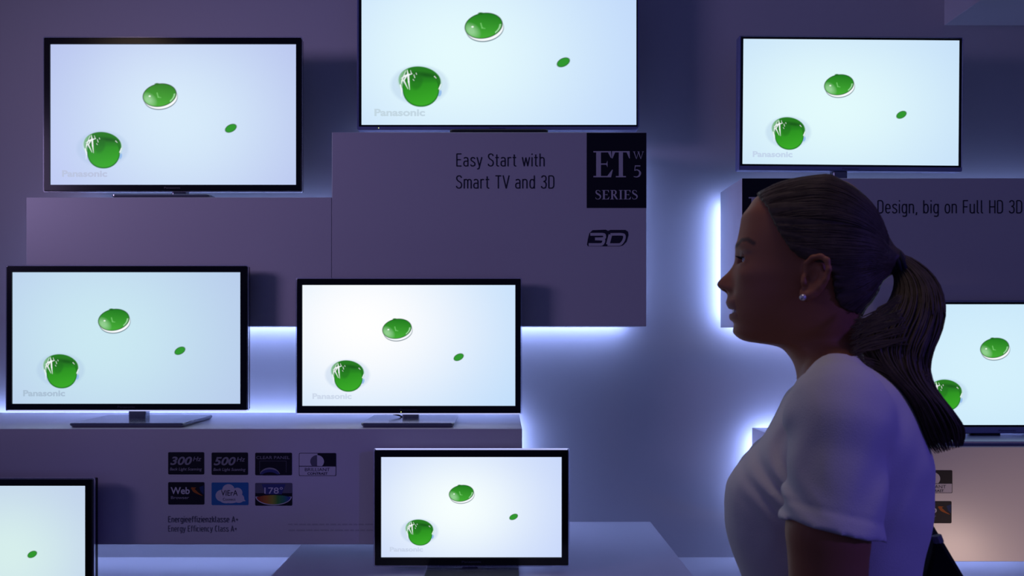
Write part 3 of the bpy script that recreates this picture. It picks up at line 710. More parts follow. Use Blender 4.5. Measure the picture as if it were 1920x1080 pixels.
class Field:
    def __init__(self, xs, ys, zs):
        self.xs, self.ys, self.zs = [np.asarray(a, np.float64) for a in (xs, ys, zs)]
        self.F = np.full((len(xs), len(ys), len(zs)), 1.0, np.float32)
    def block(self, lo, hi):
        s = tuple(slice(max(np.searchsorted(a, l) - 1, 0), min(np.searchsorted(a, h) + 1, len(a))) for a, l, h in zip((self.xs, self.ys, self.zs), lo, hi))
        return s, self.xs[s[0]][:, None, None], self.ys[s[1]][None, :, None], self.zs[s[2]][None, None, :]
    def apply(self, fn, lo, hi, k=0.0, mode='add'):
        s, x, y, z = self.block(lo, hi)
        f = np.broadcast_to(fn(x, y, z), self.F[s].shape).astype(np.float32); A = self.F[s]
        if mode == 'add':
            if k > 0:
                h = np.clip(.5 + .5 * (A - f) / k, 0, 1); self.F[s] = A * (1 - h) + f * h - k * h * (1 - h)
            else: self.F[s] = np.minimum(A, f)
        elif mode == 'sub':
            f = -f
            if k > 0:
                h = np.clip(.5 + .5 * (f - A) / k, 0, 1); self.F[s] = A * (1 - h) + f * h + k * h * (1 - h)
            else: self.F[s] = np.maximum(A, f)
        elif mode == 'and': self.F[s] = np.maximum(A, f)
        elif mode == 'disp': self.F[s] = A + f
    def chain(self, pts, radii, k=.01, ky=1.0, mode='add'):
        """round cones along pts"""
        pts = [np.asarray(p, float) for p in pts]
        if not hasattr(radii, '__len__'): radii = [radii] * len(pts)
        for a, b, ra, rb in zip(pts[:-1], pts[1:], radii[:-1], radii[1:]):
            R_ = max(ra, rb) + k * 1.5 + .012; lo, hi = np.minimum(a, b) - R_, np.maximum(a, b) + R_; d = b - a; dd = d @ d + 1e-12
            def fn(x, y, z):
                px, py, pz = x - a[0], y - a[1], z - a[2]
                t = np.clip((px * d[0] + py * d[1] + pz * d[2]) / dd, 0, 1)
                return np.sqrt((px - t * d[0]) ** 2 + ((py - t * d[1]) / ky) ** 2 + (pz - t * d[2]) ** 2) - (ra + (rb - ra) * t)
            self.apply(fn, lo, hi, k, mode)
    def ellipsoid(self, c, r, k=.01, mode='add', rot=0.0, axis='y'):
        c, r = np.asarray(c, float), np.asarray(r, float); R_ = max(r) + k * 1.5 + .01
        ca, sa = math.cos(rot), math.sin(rot)
        def fn(x, y, z):
            px, py, pz = x - c[0], y - c[1], z - c[2]
            if axis == 'y': px, pz = px * ca + pz * sa, -px * sa + pz * ca
            elif axis == 'z': px, py = px * ca + py * sa, -px * sa + py * ca
            else: py, pz = py * ca + pz * sa, -py * sa + pz * ca
            return (np.sqrt((px / r[0]) ** 2 + (py / r[1]) ** 2 + (pz / r[2]) ** 2) - 1) * min(r)
        self.apply(fn, c - R_, c + R_, k, mode)
    def mesh(self):
        F = self.F; xs, ys, zs = self.xs, self.ys, self.zs
        ins = F < 0
        n = np.array(F.shape) - 1
        cnt = np.zeros(n, np.int8)
        cs = [(i, j, k) for i in (0, 1) for j in (0, 1) for k in (0, 1)]
        sl = lambda c: tuple(slice(o, o + m) for o, m in zip(c, n))
        for c in cs: cnt += ins[sl(c)]
        act = np.argwhere((cnt > 0) & (cnt < 8)); idm = np.full(n, -1, np.int64); idm[tuple(act.T)] = np.arange(len(act))
        acc = np.zeros((len(act), 3)); num = np.zeros(len(act))
        ax = (xs, ys, zs)
        val = {c: F[act[:, 0] + c[0], act[:, 1] + c[1], act[:, 2] + c[2]].astype(float) for c in cs}
        pos = {c: np.stack([ax[q][act[:, q] + c[q]] for q in range(3)], 1) for c in cs}
        for a in cs:
            for q in range(3):
                if a[q] == 1: continue
                b = tuple(1 if i == q else a[i] for i in range(3))
                va, vb = val[a], val[b]; m = (va < 0) != (vb < 0)
                t = np.where(m, va / np.where(m, va - vb, 1), 0)
                acc += np.where(m[:, None], pos[a] + (pos[b] - pos[a]) * t[:, None], 0); num += m
        V = acc / num[:, None]
        quads = []
        for q in range(3):
            a, b = [(1, 2), (2, 0), (0, 1)][q]
            s0 = [slice(1, -1)] * 3; s1 = [slice(1, -1)] * 3; s0[q] = slice(0, -1); s1[q] = slice(1, None)
            i0, i1 = ins[tuple(s0)], ins[tuple(s1)]
            e = np.argwhere(i0 != i1); flip = i0[tuple(e.T)]
            off = np.ones(3, int); off[q] = 0; e = e + off
            def cell(da, db):
                p = e.copy(); p[:, a] -= da; p[:, b] -= db; return idm[tuple(p.T)]
            Q = np.stack([cell(1, 1), cell(0, 1), cell(0, 0), cell(1, 0)], 1)
            Q[~flip] = Q[~flip][:, ::-1]; quads.append(Q)
        Q = np.vstack(quads)
        return V, Q

def relax(V, Q, n=2, lam=.5):
    E = np.vstack([Q[:, [0, 1]], Q[:, [1, 2]], Q[:, [2, 3]], Q[:, [3, 0]]])
    for _ in range(n):
        S = np.zeros_like(V); c = np.zeros(len(V))
        for a, b in ((0, 1), (1, 0)):
            for q in range(3): S[:, q] += np.bincount(E[:, a], V[E[:, b], q], len(V))
            c += np.bincount(E[:, a], minlength=len(V))
        V = V + lam * (S / c[:, None] - V)
    return V

def np_mesh(name, V, Q, mats, parent, colors=None):
    me = bpy.data.meshes.new(name)
    me.vertices.add(len(V)); me.vertices.foreach_set('co', np.asarray(V, np.float32).ravel())
    me.loops.add(Q.size); me.loops.foreach_set('vertex_index', Q.ravel().astype(np.int32))
    me.polygons.add(len(Q)); me.polygons.foreach_set('loop_start', np.arange(0, Q.size, 4, dtype=np.int32))
    me.polygons.foreach_set('use_smooth', np.ones(len(Q), bool))
    me.update(); me.validate()
    if colors is not None:
        ca = me.color_attributes.new('tone', 'FLOAT_COLOR', 'POINT'); c = np.ones((len(V), 4), np.float32); c[:, :3] = colors; ca.data.foreach_set('color', c.ravel())
    for m in (mats if isinstance(mats, list) else [mats]): me.materials.append(m)
    o = bpy.data.objects.new(name, me); return link(o, parent)

def axis(segs):
    out = [segs[0][0]]
    for a, b, h in segs:
        n = max(1, int(round((b - a) / h))); out += list(a + (b - a) * (np.arange(n) + 1) / n)
    return np.array(out)

# --- profile tables (py, px)
FACE0 = [(338, 1560), (345, 1510), (352, 1474), (362, 1440), (372, 1418), (392, 1402.8), (409, 1391), (430, 1387.4), (447, 1384), (464, 1380.5), (478, 1378.5), (500, 1377), (520, 1375), (540, 1373), (560, 1371), (580, 1372), (600, 1376), (611, 1378.6), (622, 1378), (632, 1384),
         (640, 1399), (643.5, 1420), (646, 1440), (652, 1463), (666, 1478), (680, 1487), (700, 1493), (720, 1495), (760, 1490)]
BACK0 = [(338, 1560), (345, 1590), (360, 1612), (380, 1630), (410, 1645), (450, 1653), (490, 1648), (520, 1638), (550, 1625), (580, 1616), (620, 1614), (660, 1618), (700, 1626), (760, 1640)]
WID0 = [(338, .004), (342, .025), (350, .042), (365, .056), (385, .065), (410, .070), (440, .0715), (480, .0705), (510, .0700), (540, .066), (570, .0605), (600, .055), (620, .050), (632, .046), (640, .0445), (646, .046), (660, .049), (690, .049), (720, .052), (760, .058)]
XC = [(338, 1560), (360, 1535), (400, 1525), (500, 1520), (600, 1520), (640, 1535), (680, 1552), (760, 1562)]
NOSE = [(478, 0), (485, .5), (491.6, 3.4), (503.5, 11.5), (515.5, 24), (521, 29), (525.8, 31.6), (531, 30.5), (536, 25), (539, 21.5), (542, 16), (544.7, 11.8), (549, 8), (553, 6), (558, 3), (566, 0)]
NOSEW = [(478, .0085), (500, .0085), (515, .011), (526, .0125), (534, .0155), (541, .017), (548, .011), (566, .008)]
LIPS = [(550, 0), (555, 3.5), (560, 8), (565, 11), (569, 10), (573.8, 7.6), (579, 4), (581, 2), (583, 3), (586, 6), (589, 7.5), (594, 8.6), (598, 7.8), (601, 4), (604, 1), (610, 0)]
TF, TB, TWd, TC = tabz(FACE0), tabz(BACK0), wtab(WID0), tabz(XC)
PXM = loc(1540.5, 560)[0] - loc(1539.5, 560)[0]
def ztab(rows, s=1.0): z, w = wtab(rows); return z, w * s
TN, TNW, TL = ztab(NOSE, PXM * 1.04), ztab(NOSEW), ztab(LIPS, PXM)
ZE = zof(481); YE = .031
def head_fn(grow=0.0):
    def fn(x, y, z):
        f, b, w, c = pch(z, *TF), pch(z, *TB), pch(z, *TWd), pch(z, *TC)
        w = w + grow
        ay = np.abs(y)
        af = c - f + grow
        af = af + pch(z, *TN) * np.exp(-(ay / pch(z, *TNW)) ** 2.6)
        af = af + pch(z, *TL) * np.exp(-(ay / .021) ** 2.6)
        G = lambda y0, z0, sy, sz: np.exp(-((ay - y0) / sy) ** 2 - ((z - z0) / sz) ** 2)
        af = af - .0085 * G(.030, zof(482), .013, .0085)                    # eye sockets
        af = af + .0032 * G(.028, zof(456), .016, .006)                     # brows
        af = af + .0050 * G(.046, zof(515), .016, .013)                     # cheek bones
        af = af - .0030 * G(.040, zof(565), .014, .016)                     # cheeks hollow
        af = af + .0030 * G(.000, zof(620), .016, .010)                     # chin
        af = af - .0022 * G(.020, zof(540), .006, .010)                     # fold beside the nostril
        dx = x - c
        a = np.where(dx < 0, af, b - c + grow)
        a = np.maximum(a, 1e-4)
        n = 2.15
        rho = ((np.abs(dx) / a) ** n + (ay / np.maximum(w, 1e-4)) ** n) ** (1 / n)
        return (rho - 1) * np.minimum(w, .06)
    return fn

# --- torso tables
TOR_F = [(640, 1530), (668, 1508), (690, 1500), (715, 1493), (738, 1473), (773, 1453), (809, 1431), (844, 1401), (867, 1379), (893, 1364.5), (929, 1359), (955, 1360), (991, 1367), (1027, 1378), (1067, 1393), (1085, 1399), (1150, 1412), (1230, 1400), (1330, 1392), (1400, 1400), (1470, 1440)]
TOR_B = [(640, 1590), (668, 1606), (690, 1648), (724, 1688), (778, 1720), (831, 1739), (875, 1748), (933, 1748.5), (987, 1742), (1044, 1729), (1080, 1723), (1150, 1716), (1230, 1735), (1330, 1758), (1400, 1748), (1470, 1700)]
TOR_W = [(640, .046), (660, .056), (675, .070), (695, .100), (715, .124), (740, .142), (780, .154), (830, .156), (900, .154), (1000, .142), (1080, .132), (1150, .130), (1230, .150), (1330, .170), (1400, .172), (1470, .150)]
BF, BB, BW = tabz(TOR_F), tabz(TOR_B), wtab(TOR_W)
ZBUST = zof(925)
def torso_fn(grow=0.0, wr=True):
    def fn(x, y, z):
        f, b, w = pch(z, *BF) - grow, pch(z, *BB) + grow, pch(z, *BW) + grow
        c = f * .5 + b * .5; ay = np.abs(y)
        cl = np.exp(-((z - ZBUST) / .07) ** 2)
        af = (c - f) * (1 - .10 * cl * np.exp(-(y / .030) ** 2) - .10 * cl * np.clip((ay - .10) / .05, 0, 1))
        ab = (b - c) * (1 - .05 * np.exp(-(y / .02) ** 2) * np.exp(-((z - zof(900)) / .12) ** 2))
        dx = x - c; a = np.where(dx < 0, af, ab); n = 2.35
        rho = ((np.abs(dx) / a) ** n + (ay / w) ** n) ** (1 / n)
        return (rho - 1) * .115
    return fn

# --- arms, both hanging (near one at y = -), points in own frame
DA = -.195
SH = loc(1572, 772, -.150); EL = loc(1552, 1190, DA - .008); WRI = loc(1500, 1470, DA - .01)
def mir(p): return np.array([p[0], -p[1], p[2]])
SLA = loc(1568, 800, -.162); SLB = loc(1558, 1015, DA)

def build_woman():
    zh = zof(760)
    xs = axis([(-.30, -.155, .005), (-.155, .13, .002), (.13, .26, .005)])
    ys = axis([(-.27, -.088, .005), (-.088, .088, .002), (.088, .27, .005)])
    zs = axis([(-.01, zh, .0055), (zh, 1.70, .002)])
    B = Field(xs, ys, zs)
    big = (-1, -1, zof(765)), (1, 1, 1.7)
    B.apply(head_fn(), *big)
    # skull keeps clear of hair; torso inside the shirt
    tor = torso_fn(-.007)
    B.apply(tor, (-.3, -.2, zof(1480)), (.3, .2, zof(655)), .02)
    for sgn in (1, -1):
        m = (lambda p: p) if sgn == 1 else mir
        B.chain([m(SH), m(loc(1551, 1000, DA)), m(EL), m(WRI)], [.044, .0425, .0365, .025], .005)
        B.chain([m(loc(1570, 705, -.06)), m(loc(1572, 762, -.135))], [.030, .036], .03)
        # hand: palm, four fingers, thumb
        w = m(WRI); s_ = np.array([0, 1, 0]) * (1 if m(SH)[1] > 0 else -1)
        pc = w + np.array([-.012, 0, -.045]); B.ellipsoid(pc, (.036, .014, .047), .012, rot=.2)
        for i, (dx, ln) in enumerate(((-.027, .066), (-.010, .074), (.008, .069), (.023, .054))):
            k0 = pc + np.array([dx, 0, -.036 + .004 * abs(i - 1.5)]); k1 = k0 + np.array([-.006, -.006 * s_[1], -.5 * ln]); k2 = k1 + np.array([-.004, -.018 * s_[1], -.36 * ln]); k3 = k2 + np.array([.000, -.014 * s_[1], -.18 * ln])
            B.chain([k0, k1, k2, k3], [.0092, .0085, .0076, .0062], .003)
        t0 = pc + np.array([-.022, 0, .016]); t1 = t0 + np.array([-.026, -.012 * s_[1], -.022]); t2 = t1 + np.array([-.010, -.010 * s_[1], -.028])
        B.chain([t0, t1, t2], [.012, .0105, .008], .006)
        # legs
        hp = np.array([.035, .085 * s_[1], zof(1430)]); kn = np.array([.02, .09 * s_[1], .47]); an = np.array([.045, .095 * s_[1], .085]); toe = np.array([-.115, .105 * s_[1], .03])
        B.chain([hp, kn, an], [.082, .055, .036], .03); B.chain([an + [0.012, 0, -.045], toe], [.026, .016], .008)
    # ears
    for sg in (-1, 1):
        def ep(px, py, dy=0.0):
            p = loc(px, py, -.07); p[1] = sg * (.0735 + dy); return p
        B.ellipsoid(ep(1529, 519, .000), (.0165, .005, .0255), .004, rot=-.22)
        B.chain([ep(1513, 505, .001), ep(1513, 494, .003), ep(1523, 485, .006), ep(1538, 482, .008), ep(1551, 490, .010), ep(1554, 507, .011), ep(1549, 525, .009), ep(1537, 540, .006), ep(1524, 551, .003)],
                [.0030, .0034, .0036, .0036, .0036, .0034, .0034, .0040, .0052], .003)
        B.chain([ep(1524, 551, .003), ep(1512, 556, .002), ep(1507, 549, .001)], [.0058, .0062, .0046], .004)
        B.chain([ep(1538, 500, .005), ep(1542, 514, .006), ep(1533, 531, .005), ep(1521, 540, .003)], [.0026, .0028, .0028, .0028], .003)
        B.chain([ep(1510, 520, .003), ep(1509, 530, .004)], [.0042, .0046], .003)
        B.ellipsoid(ep(1522, 521, .010), (.0070, .0085, .0105), .003, 'sub', rot=-.2)
        B.ellipsoid(ep(1533, 494, .009), (.0060, .0048, .0030), .002, 'sub', rot=-.4)
    # eyes: lids as a split ball
    for sg in (-1, 1):
        c = np.array([loc(1409, 481, -.031)[0], sg * YE, zof(481, -.031)])
        B.ellipsoid(c, (.0152, .0152, .0140), .004)
        def wedge(x, y, z, c=c):
            dx, dz = c[0] - x, z - c[2]
            up, dn = dz - .34 * dx + .0008, -dz - .20 * dx - .0004
            lat = np.abs(y - c[1]) - .0125
            return np.maximum(np.maximum(np.maximum(up, dn) , lat), -dx + .002)
        B.apply(wedge, c - .02, c + .02, .0008, 'sub')
        B.ellipsoid(c, (.0128,) * 3, .0, 'sub')
        # nostril
        B.ellipsoid(np.array([loc(1361, 541.5)[0], sg * .0065, zof(541.8)]), (.0060, .0034, .0034), .0015, 'sub', rot=.35)
    # parted lips
    B.ellipsoid(np.array([loc(1373, 582)[0], 0, zof(582)]), (.0115, .0215, .0030), .0015, 'sub', rot=-.05)
    B.ellipsoid(np.array([loc(1376, 581.6)[0], 0, zof(581.6)]), (.0100, .0235, .0012), .001, 'sub')
    V, Q = B.mesh(); V = relax(V, Q, 2, .5)
    # colour by place on the body
    x, y, z = V.T
    ay = np.abs(y)
    C = np.tile(np.array([.38, .145, .066]), (len(V), 1))
    def blend(mask, c): 
        nonlocal C
        C = C * (1 - mask[:, None]) + np.array(c) * mask[:, None]
    g = lambda x0, z0, sx, sz: np.exp(-((x - x0) / sx) ** 2 - ((z - z0) / sz) ** 2)
    blend(.35 * g(loc(1440, 540)[0], zof(540), .03, .025) * (ay > .03), (.55, .22, .17))
    lipz = np.clip(1 - np.abs(z - zof(578)) / ((zof(559) - zof(598)) / 2), 0, 1) ** .4
    lip = lipz * (x < loc(1387, 580)[0]) * (ay < .026) * np.clip((pch(z, *TF) + .004 + .25 * ay - x) / .002 + 1.5, 0, 1)
    blend(np.clip(lip, 0, .85), (.24, .06, .055))
    bz = [loc(*p, -.03) for p in ((1381, 460), (1391, 451), (1404, 451.5), (1416, 460))]
    dist = np.full(len(V), 1.0); 
    for a, b in zip(bz[:-1], bz[1:]):
        d = (b - a)[[0, 2]]; t = np.clip(((x - a[0]) * d[0] + (z - a[2]) * d[1]) / (d @ d), 0, 1)
        dist = np.minimum(dist, np.hypot(x - a[0] - t * d[0], z - a[2] - t * d[1]))
    blend(np.clip(1.5 - dist / .0026, 0, .85) * (ay > .010) * (ay < .062) * (z > zof(475)), (.055, .032, .022))
    eye = np.exp(-((x - loc(1398, 478, -.03)[0]) / .009) ** 2 - ((z - zof(474)) / .0035) ** 2) * (ay > .012)
    blend(np.clip(eye, 0, .6), (.16, .09, .08))
    root = None
    skin, nt, p = new_mat('skin')
    vc = nt.nodes.new('ShaderNodeVertexColor'); vc.layer_name = 'tone'; nt.links.new(vc.outputs['Color'], p.inputs['Base Color'])
    p.inputs['Roughness'].default_value = .55; p.inputs['Specular IOR Level'].default_value = .35
    p.inputs['Subsurface Weight'].default_value = .08; p.inputs['Subsurface Radius'].default_value = (.01, .004, .002); p.inputs['Subsurface Scale'].default_value = .5
    tcn = nt.nodes.new('ShaderNodeTexCoord'); nz = nt.nodes.new('ShaderNodeTexNoise'); nz.inputs['Scale'].default_value = 500
    bp = nt.nodes.new('ShaderNodeBump'); bp.inputs['Strength'].default_value = .06; bp.inputs['Distance'].default_value = .001
    nt.links.new(tcn.outputs['Object'], nz.inputs['Vector']); nt.links.new(nz.outputs['Fac'], bp.inputs['Height']); nt.links.new(bp.outputs['Normal'], p.inputs['Normal'])
    root = np_mesh('person', V, Q, skin, None, C)
    root.matrix_world = WORLD
    tag(root, 'woman in profile wearing a white short-sleeved T-shirt, blonde hair tied in a ponytail', 'person')
    return root
woman = build_woman()

# --- eyes, teeth, lashes, earrings
M_EYE = mat('eye_white', (.62, .60, .58), .15); M_IRIS = mat('iris', (.10, .13, .15), .15); M_PUPIL = mat('pupil', (.005, .005, .005), .1)
M_TEETH = mat('teeth', (.75, .72, .66), .25); M_LASH = mat('lashes', (.012, .009, .008), .6); M_PEARL = mat('pearl_stud', (.80, .78, .76), .12, metal=.5)
for sg in (-1, 1):
    c = np.array([loc(1409, 481, -.031)[0], sg * YE, zof(481, -.031)])
    mb = MB(); n, k = 24, 14
    for i0, i1, m in ((0, 2, M_PUPIL), (2, 5, M_IRIS), (5, k, M_EYE)):
        rings = []
        for i in range(i0, i1 + 1):
            a = math.pi * (.0 + i / k) if i > 5 else (.0, .08, .16, .26, .36, .46)[i]
            rings.append([(-math.cos(a) * .0124, math.sin(a) * .0124 * math.cos(2 * math.pi * q / n), math.sin(a) * .0124 * math.sin(2 * math.pi * q / n)) for q in range(n)])
        mb.loops(rings, m)
    mb.build('eye', woman, loc=tuple(c), smooth=True)
    mb = MB()
    for q in range(22):
        w = (q / 21 - .5) * 1.7
        a = np.array([c[0] - .0148 * math.cos(w) * .97, c[1] + .0125 * math.sin(w), c[2] + .0048 - .002 * abs(w)])
        b = a + np.array([-.0040, .0015 * math.sin(w), -.0006]); e = b + np.array([-.0030, .0012 * math.sin(w), .0020])
        mb.tube([a, b, e], [.0005, .0004, .00012], M_LASH, 4)
    mb.build('eyelashes', woman)
    p = loc(1505.5, 558, -.078); p[1] = sg * .082
    mb = MB(); bm = bmesh.new(); bmesh.ops.create_uvsphere(bm, u_segments=18, v_segments=12, radius=.0043); mb.bm(bm, M_PEARL)
    mb.tube([(0, -sg * .008, 0), (0, 0, 0)], .0008, M_PEARL, 6)
    mb.build('ear_stud', woman, loc=tuple(p), smooth=True)
mb = MB(); tz, tx = zof(579.4), loc(1373.5, 580)[0]
for q in range(-5, 5):
    a0, a1 = q * .0042, (q + 1) * .0042 - .0003
    f = lambda v: tx + 9.0 * v * v
    h = .0042 if abs(q + .5) < 2 else .0036
    mb.add([(f(a0), a0, tz - h), (f(a1), a1, tz - h), (f(a1), a1, tz + .003), (f(a0), a0, tz + .003), (f(a0) + .004, a0, tz - h), (f(a1) + .004, a1, tz - h), (f(a1) + .004, a1, tz + .003), (f(a0) + .004, a0, tz + .003)],
           [(0, 3, 2, 1), (4, 5, 6, 7), (0, 1, 5, 4), (3, 7, 6, 2), (0, 4, 7, 3), (1, 2, 6, 5)], M_TEETH)
mb.build('teeth', woman)

# --- hair: cap fitted over the skull, drawn back to the tie, and the ponytail
HAIR_T = [(333.5, 1540), (336, 1522), (338, 1488), (346, 1454), (354, 1440), (361, 1427), (370, 1413), (380, 1406), (400, 1395), (450, 1383), (640, 1383)]
HAIR_B = [(333.5, 1540), (336, 1545), (339, 1557), (351, 1591), (375, 1625), (399, 1646), (426, 1659.5), (454, 1667.5), (480, 1672), (500, 1664), (515, 1654), (545, 1647), (565, 1636), (582, 1622), (610, 1612), (640, 1606)]
HAIR_W = [(333.5, .004), (337, .030), (345, .048), (360, .063), (385, .0735), (410, .0785), (440, .0805), (480, .0795), (510, .0765), (540, .070), (570, .063), (600, .056), (640, .05)]
HF, HB, HW = tabz(HAIR_T), tabz(HAIR_B), wtab(HAIR_W)
HLINE = [(333, 1400), (362, 1420), (375, 1428), (392, 1440), (420, 1452), (447, 1467), (471, 1483), (486, 1500), (492, 1512), (500, 1545), (515, 1560), (540, 1562), (560, 1566), (590, 1585), (640, 1600)]
HLz, HLx = tabz(HLINE, -.05)
TIE = loc(1670, 492)
HAIRC = mat('hair_strands', (.092, .066, .043), .5, spec=.22, var=.6, vscale=60)
def hair_cap():
    xs = axis([(-.14, .16, .0022)]); ys = axis([(-.1, .1, .0022)]); zs = axis([(zof(645), 1.69, .0022)])
    H = Field(xs, ys, zs)
    def fn(x, y, z):
        f, b, w = pch(z, *HF), pch(z, *HB), pch(z, *HW); c = pch(z, *TC); ay = np.abs(y)
        dx = x - c; a = np.maximum(np.where(dx < 0, c - f, b - c), 1e-4); n = 2.15
        rho = ((np.abs(dx) / a) ** n + (ay / w) ** n) ** (1 / n)
        phi = np.arctan2(y, z - TIE[2] + .25 * (x - TIE[0]) + 1e-6)
        r = .0006 * np.sin(phi * 37 + 2 * np.sin(phi * 9)) + .0004 * np.sin(phi * 83 + 1)
        return (rho - 1) * np.minimum(w, .06) + r
    H.apply(fn, (-1, -1, 0), (1, 1, 2))
    H.chain([TIE + [-.03, 0, .004], TIE + [0.004, 0, 0]], [.030, .0135], .02)
    def cut(x, y, z):
        wob = .0007 * np.sin(z * 700) + .0006 * np.sin(y * 600)
        return (np.interp(z, HLz, HLx) + .25 * np.maximum(0, .03 - np.abs(y)) * 0 - x) + wob
    H.apply(cut, (-1, -1, 0), (1, 1, 2), mode='and')
    H.apply(lambda x, y, z: zof(597) + 0 * x + 0 * y - z + .35 * (loc(1625, 600)[0] - x), (-1, -1, 0), (1, 1, 2), mode='and')
    H.apply(head_fn(-.004), (-1, -1, 0), (1, 1, 2), mode='sub')
    V, Q = H.mesh(); V = relax(V, Q, 2)
    return V, Q
HVt, HQ = hair_cap()
hair = np_mesh('hair', HVt, HQ, HAIRC, woman)

# loose strand layer on the cap: paths on the cap surface running to the tie
mb = MB()
def cap_hw(x, z):
    f, b, w = float(pch(z, *HF)), float(pch(z, *HB)), float(pch(z, *HW)); c = float(pch(z, *TC))
    a = (c - f) if x < c else (b - c)
    q = 1 - (abs(x - c) / max(a, 1e-4)) ** 2.15
    return w * max(q, 0) ** (1 / 2.15)
def cap_inside(x, y, z):
    c = pch(z, *TC); a = np.maximum(np.where(x < c, c - pch(z, *HF), pch(z, *HB) - c), 1e-4)
    return ((np.abs(x - c) / a) ** 2.15 + (np.abs(y) / np.maximum(pch(z, *HW), 1e-4)) ** 2.15 < 1) & (z < HF[0][-1])
xg = np.linspace(loc(1408, 370)[0], TIE[0] - .001, 24)
for i in range(820):
    phi = random.uniform(-2.55, 2.55) if i % 3 else random.uniform(-2.3, -.2)
    xj = xg + random.uniform(-.003, .003); ph = phi + random.uniform(-.05, .05) * np.sin(np.linspace(0, random.uniform(1, 6), 24)) + .10 * np.sin(np.linspace(0, math.pi, 24)) * np.sign(phi) * (abs(phi) > 1)
    ax_z = TIE[2] + (.010) * np.linspace(1, 0, 24)
    lo_, hi_ = np.zeros(24), np.full(24, .16)
    for _ in range(22):
        md = (lo_ + hi_) / 2; ins = cap_inside(xj, md * np.sin(ph), ax_z + md * np.cos(ph)); lo_ = np.where(ins, md, lo_); hi_ = np.where(ins, hi_, md)
    tq = np.clip((xj - TIE[0] + .030) / .034, 0, 1)
    lo_ = np.where(xj > TIE[0] - .045, np.maximum(lo_, np.where(xj > TIE[0] - .030, .0325 - .0168 * tq, 0)), lo_); lo_[1:-1] = (lo_[:-2] + 2 * lo_[1:-1] + lo_[2:]) / 4
    yy, zz = lo_ * np.sin(ph), ax_z + lo_ * np.cos(ph)
    ok = (xj > np.interp(zz, HLz, HLx) + .0006) & (zz > zof(593)) & (lo_ > .003)
    if zz[0] > zof(480) and random.random() < .25: ok &= xj > random.uniform(-.06, .06)
    idx = np.nonzero(ok)[0]
    if len(idx) < 5: continue
    k0 = idx[0]; n_ = len(idx); sc_ = 1 + .0045 * np.linspace(0, 1, n_) / np.maximum(lo_[idx], .02) * .3
    pts = [(xj[k], yy[k] * q, ax_z[k] + (zz[k] - ax_z[k]) * q) for k, q in zip(idx, sc_)]
    r_ = random.uniform(.0005, .0010)
    mb.tube(pts, [r_ * min(1, .15 + 2.2 * t, .3 + 6 * (1 - t)) for t in np.linspace(0, 1, n_)], HAIRC, 5)
# ponytail
OUT = [(1684, 477), (1711, 487), (1742, 511), (1762, 543), (1769, 584), (1762, 620), (1746, 660), (1741, 695), (1753, 729), (1781, 764), (1803, 796), (1808, 818), (1804, 838)]
INN = [(1674, 510), (1678, 522), (1676, 545), (1666, 568), (1645, 592), (1622, 616), (1612, 646), (1632, 676), (1668, 712), (1697, 742), (1720, 792), (1735, 826), (1756, 852)]
DEP = [0, 0, -.005, -.012, -.022, -.034, -.046, -.055, -.062, -.066, -.066, -.064, -.062]
THK = [.010, .014, .020, .026, .030, .030, .028, .026, .024, .024, .022, .016, .010]
def crv(A, t):
    q = t * (len(A) - 1); i = min(int(q), len(A) - 2); f = q - i; A = [np.atleast_1d(np.array(a, float)) for a in A]
    p0, p1, p2, p3 = A[max(i - 1, 0)], A[i], A[i + 1], A[min(i + 2, len(A) - 1)]
    return .5 * (2 * p1 + (p2 - p0) * f + (2 * p0 - 5 * p1 + 4 * p2 - p3) * f * f + (3 * p1 - p0 - 3 * p2 + p3) * f ** 3)
def strand(s, e, t0, t1, r, n=26, ph=0, wob=.02, m=HAIRC):
    pts, rad = [], []
    for k in range(n):
        q = k / (n - 1); t = t0 + (t1 - t0) * q
        o, i_, d, h = crv(OUT, t), crv(INN, t), crv(DEP, t)[0], crv(THK, t)[0]
        ss = np.clip(s + wob * math.sin(5 * t + ph) + wob * .5 * math.sin(13 * t + 2 * ph), -.02, 1.03)
        px = i_ + (o - i_) * ss; dd = d + e * h * math.sqrt(max(0.05, 1 - (2 * ss - 1) ** 2))
        pts.append(loc(px[0], px[1], dd)); rad.append(r * (1 - .85 * max(0, (q - .7) / .3)))
    mb.tube(pts, rad, m, 5)
for i in range(150):      # thick inner locks
    s = random.uniform(.08, .92); strand(s, random.uniform(-.8, .8), 0, random.uniform(.70, .90), random.uniform(.0022, .0034), ph=random.uniform(0, 6.28), wob=random.uniform(.01, .04))
for i in range(900):
    s = random.random(); e = random.uniform(-1, 1)
    strand(s, e, 0, random.uniform(.88, 1.0) if random.random() < .8 else random.uniform(.5, .85), random.uniform(.0006, .0014), ph=random.uniform(0, 6.28), wob=random.uniform(.01, .06))
for i in range(90):       # thin flyaways along the edges
    s = random.choice([-.012, 1.015, 1.02, random.random()]); t0 = random.uniform(.05, .7)
    strand(s, random.uniform(-1, 1), t0, min(1.0, t0 + random.uniform(.15, .4)), .0005, 14, random.uniform(0, 6.28), random.uniform(.02, .06))
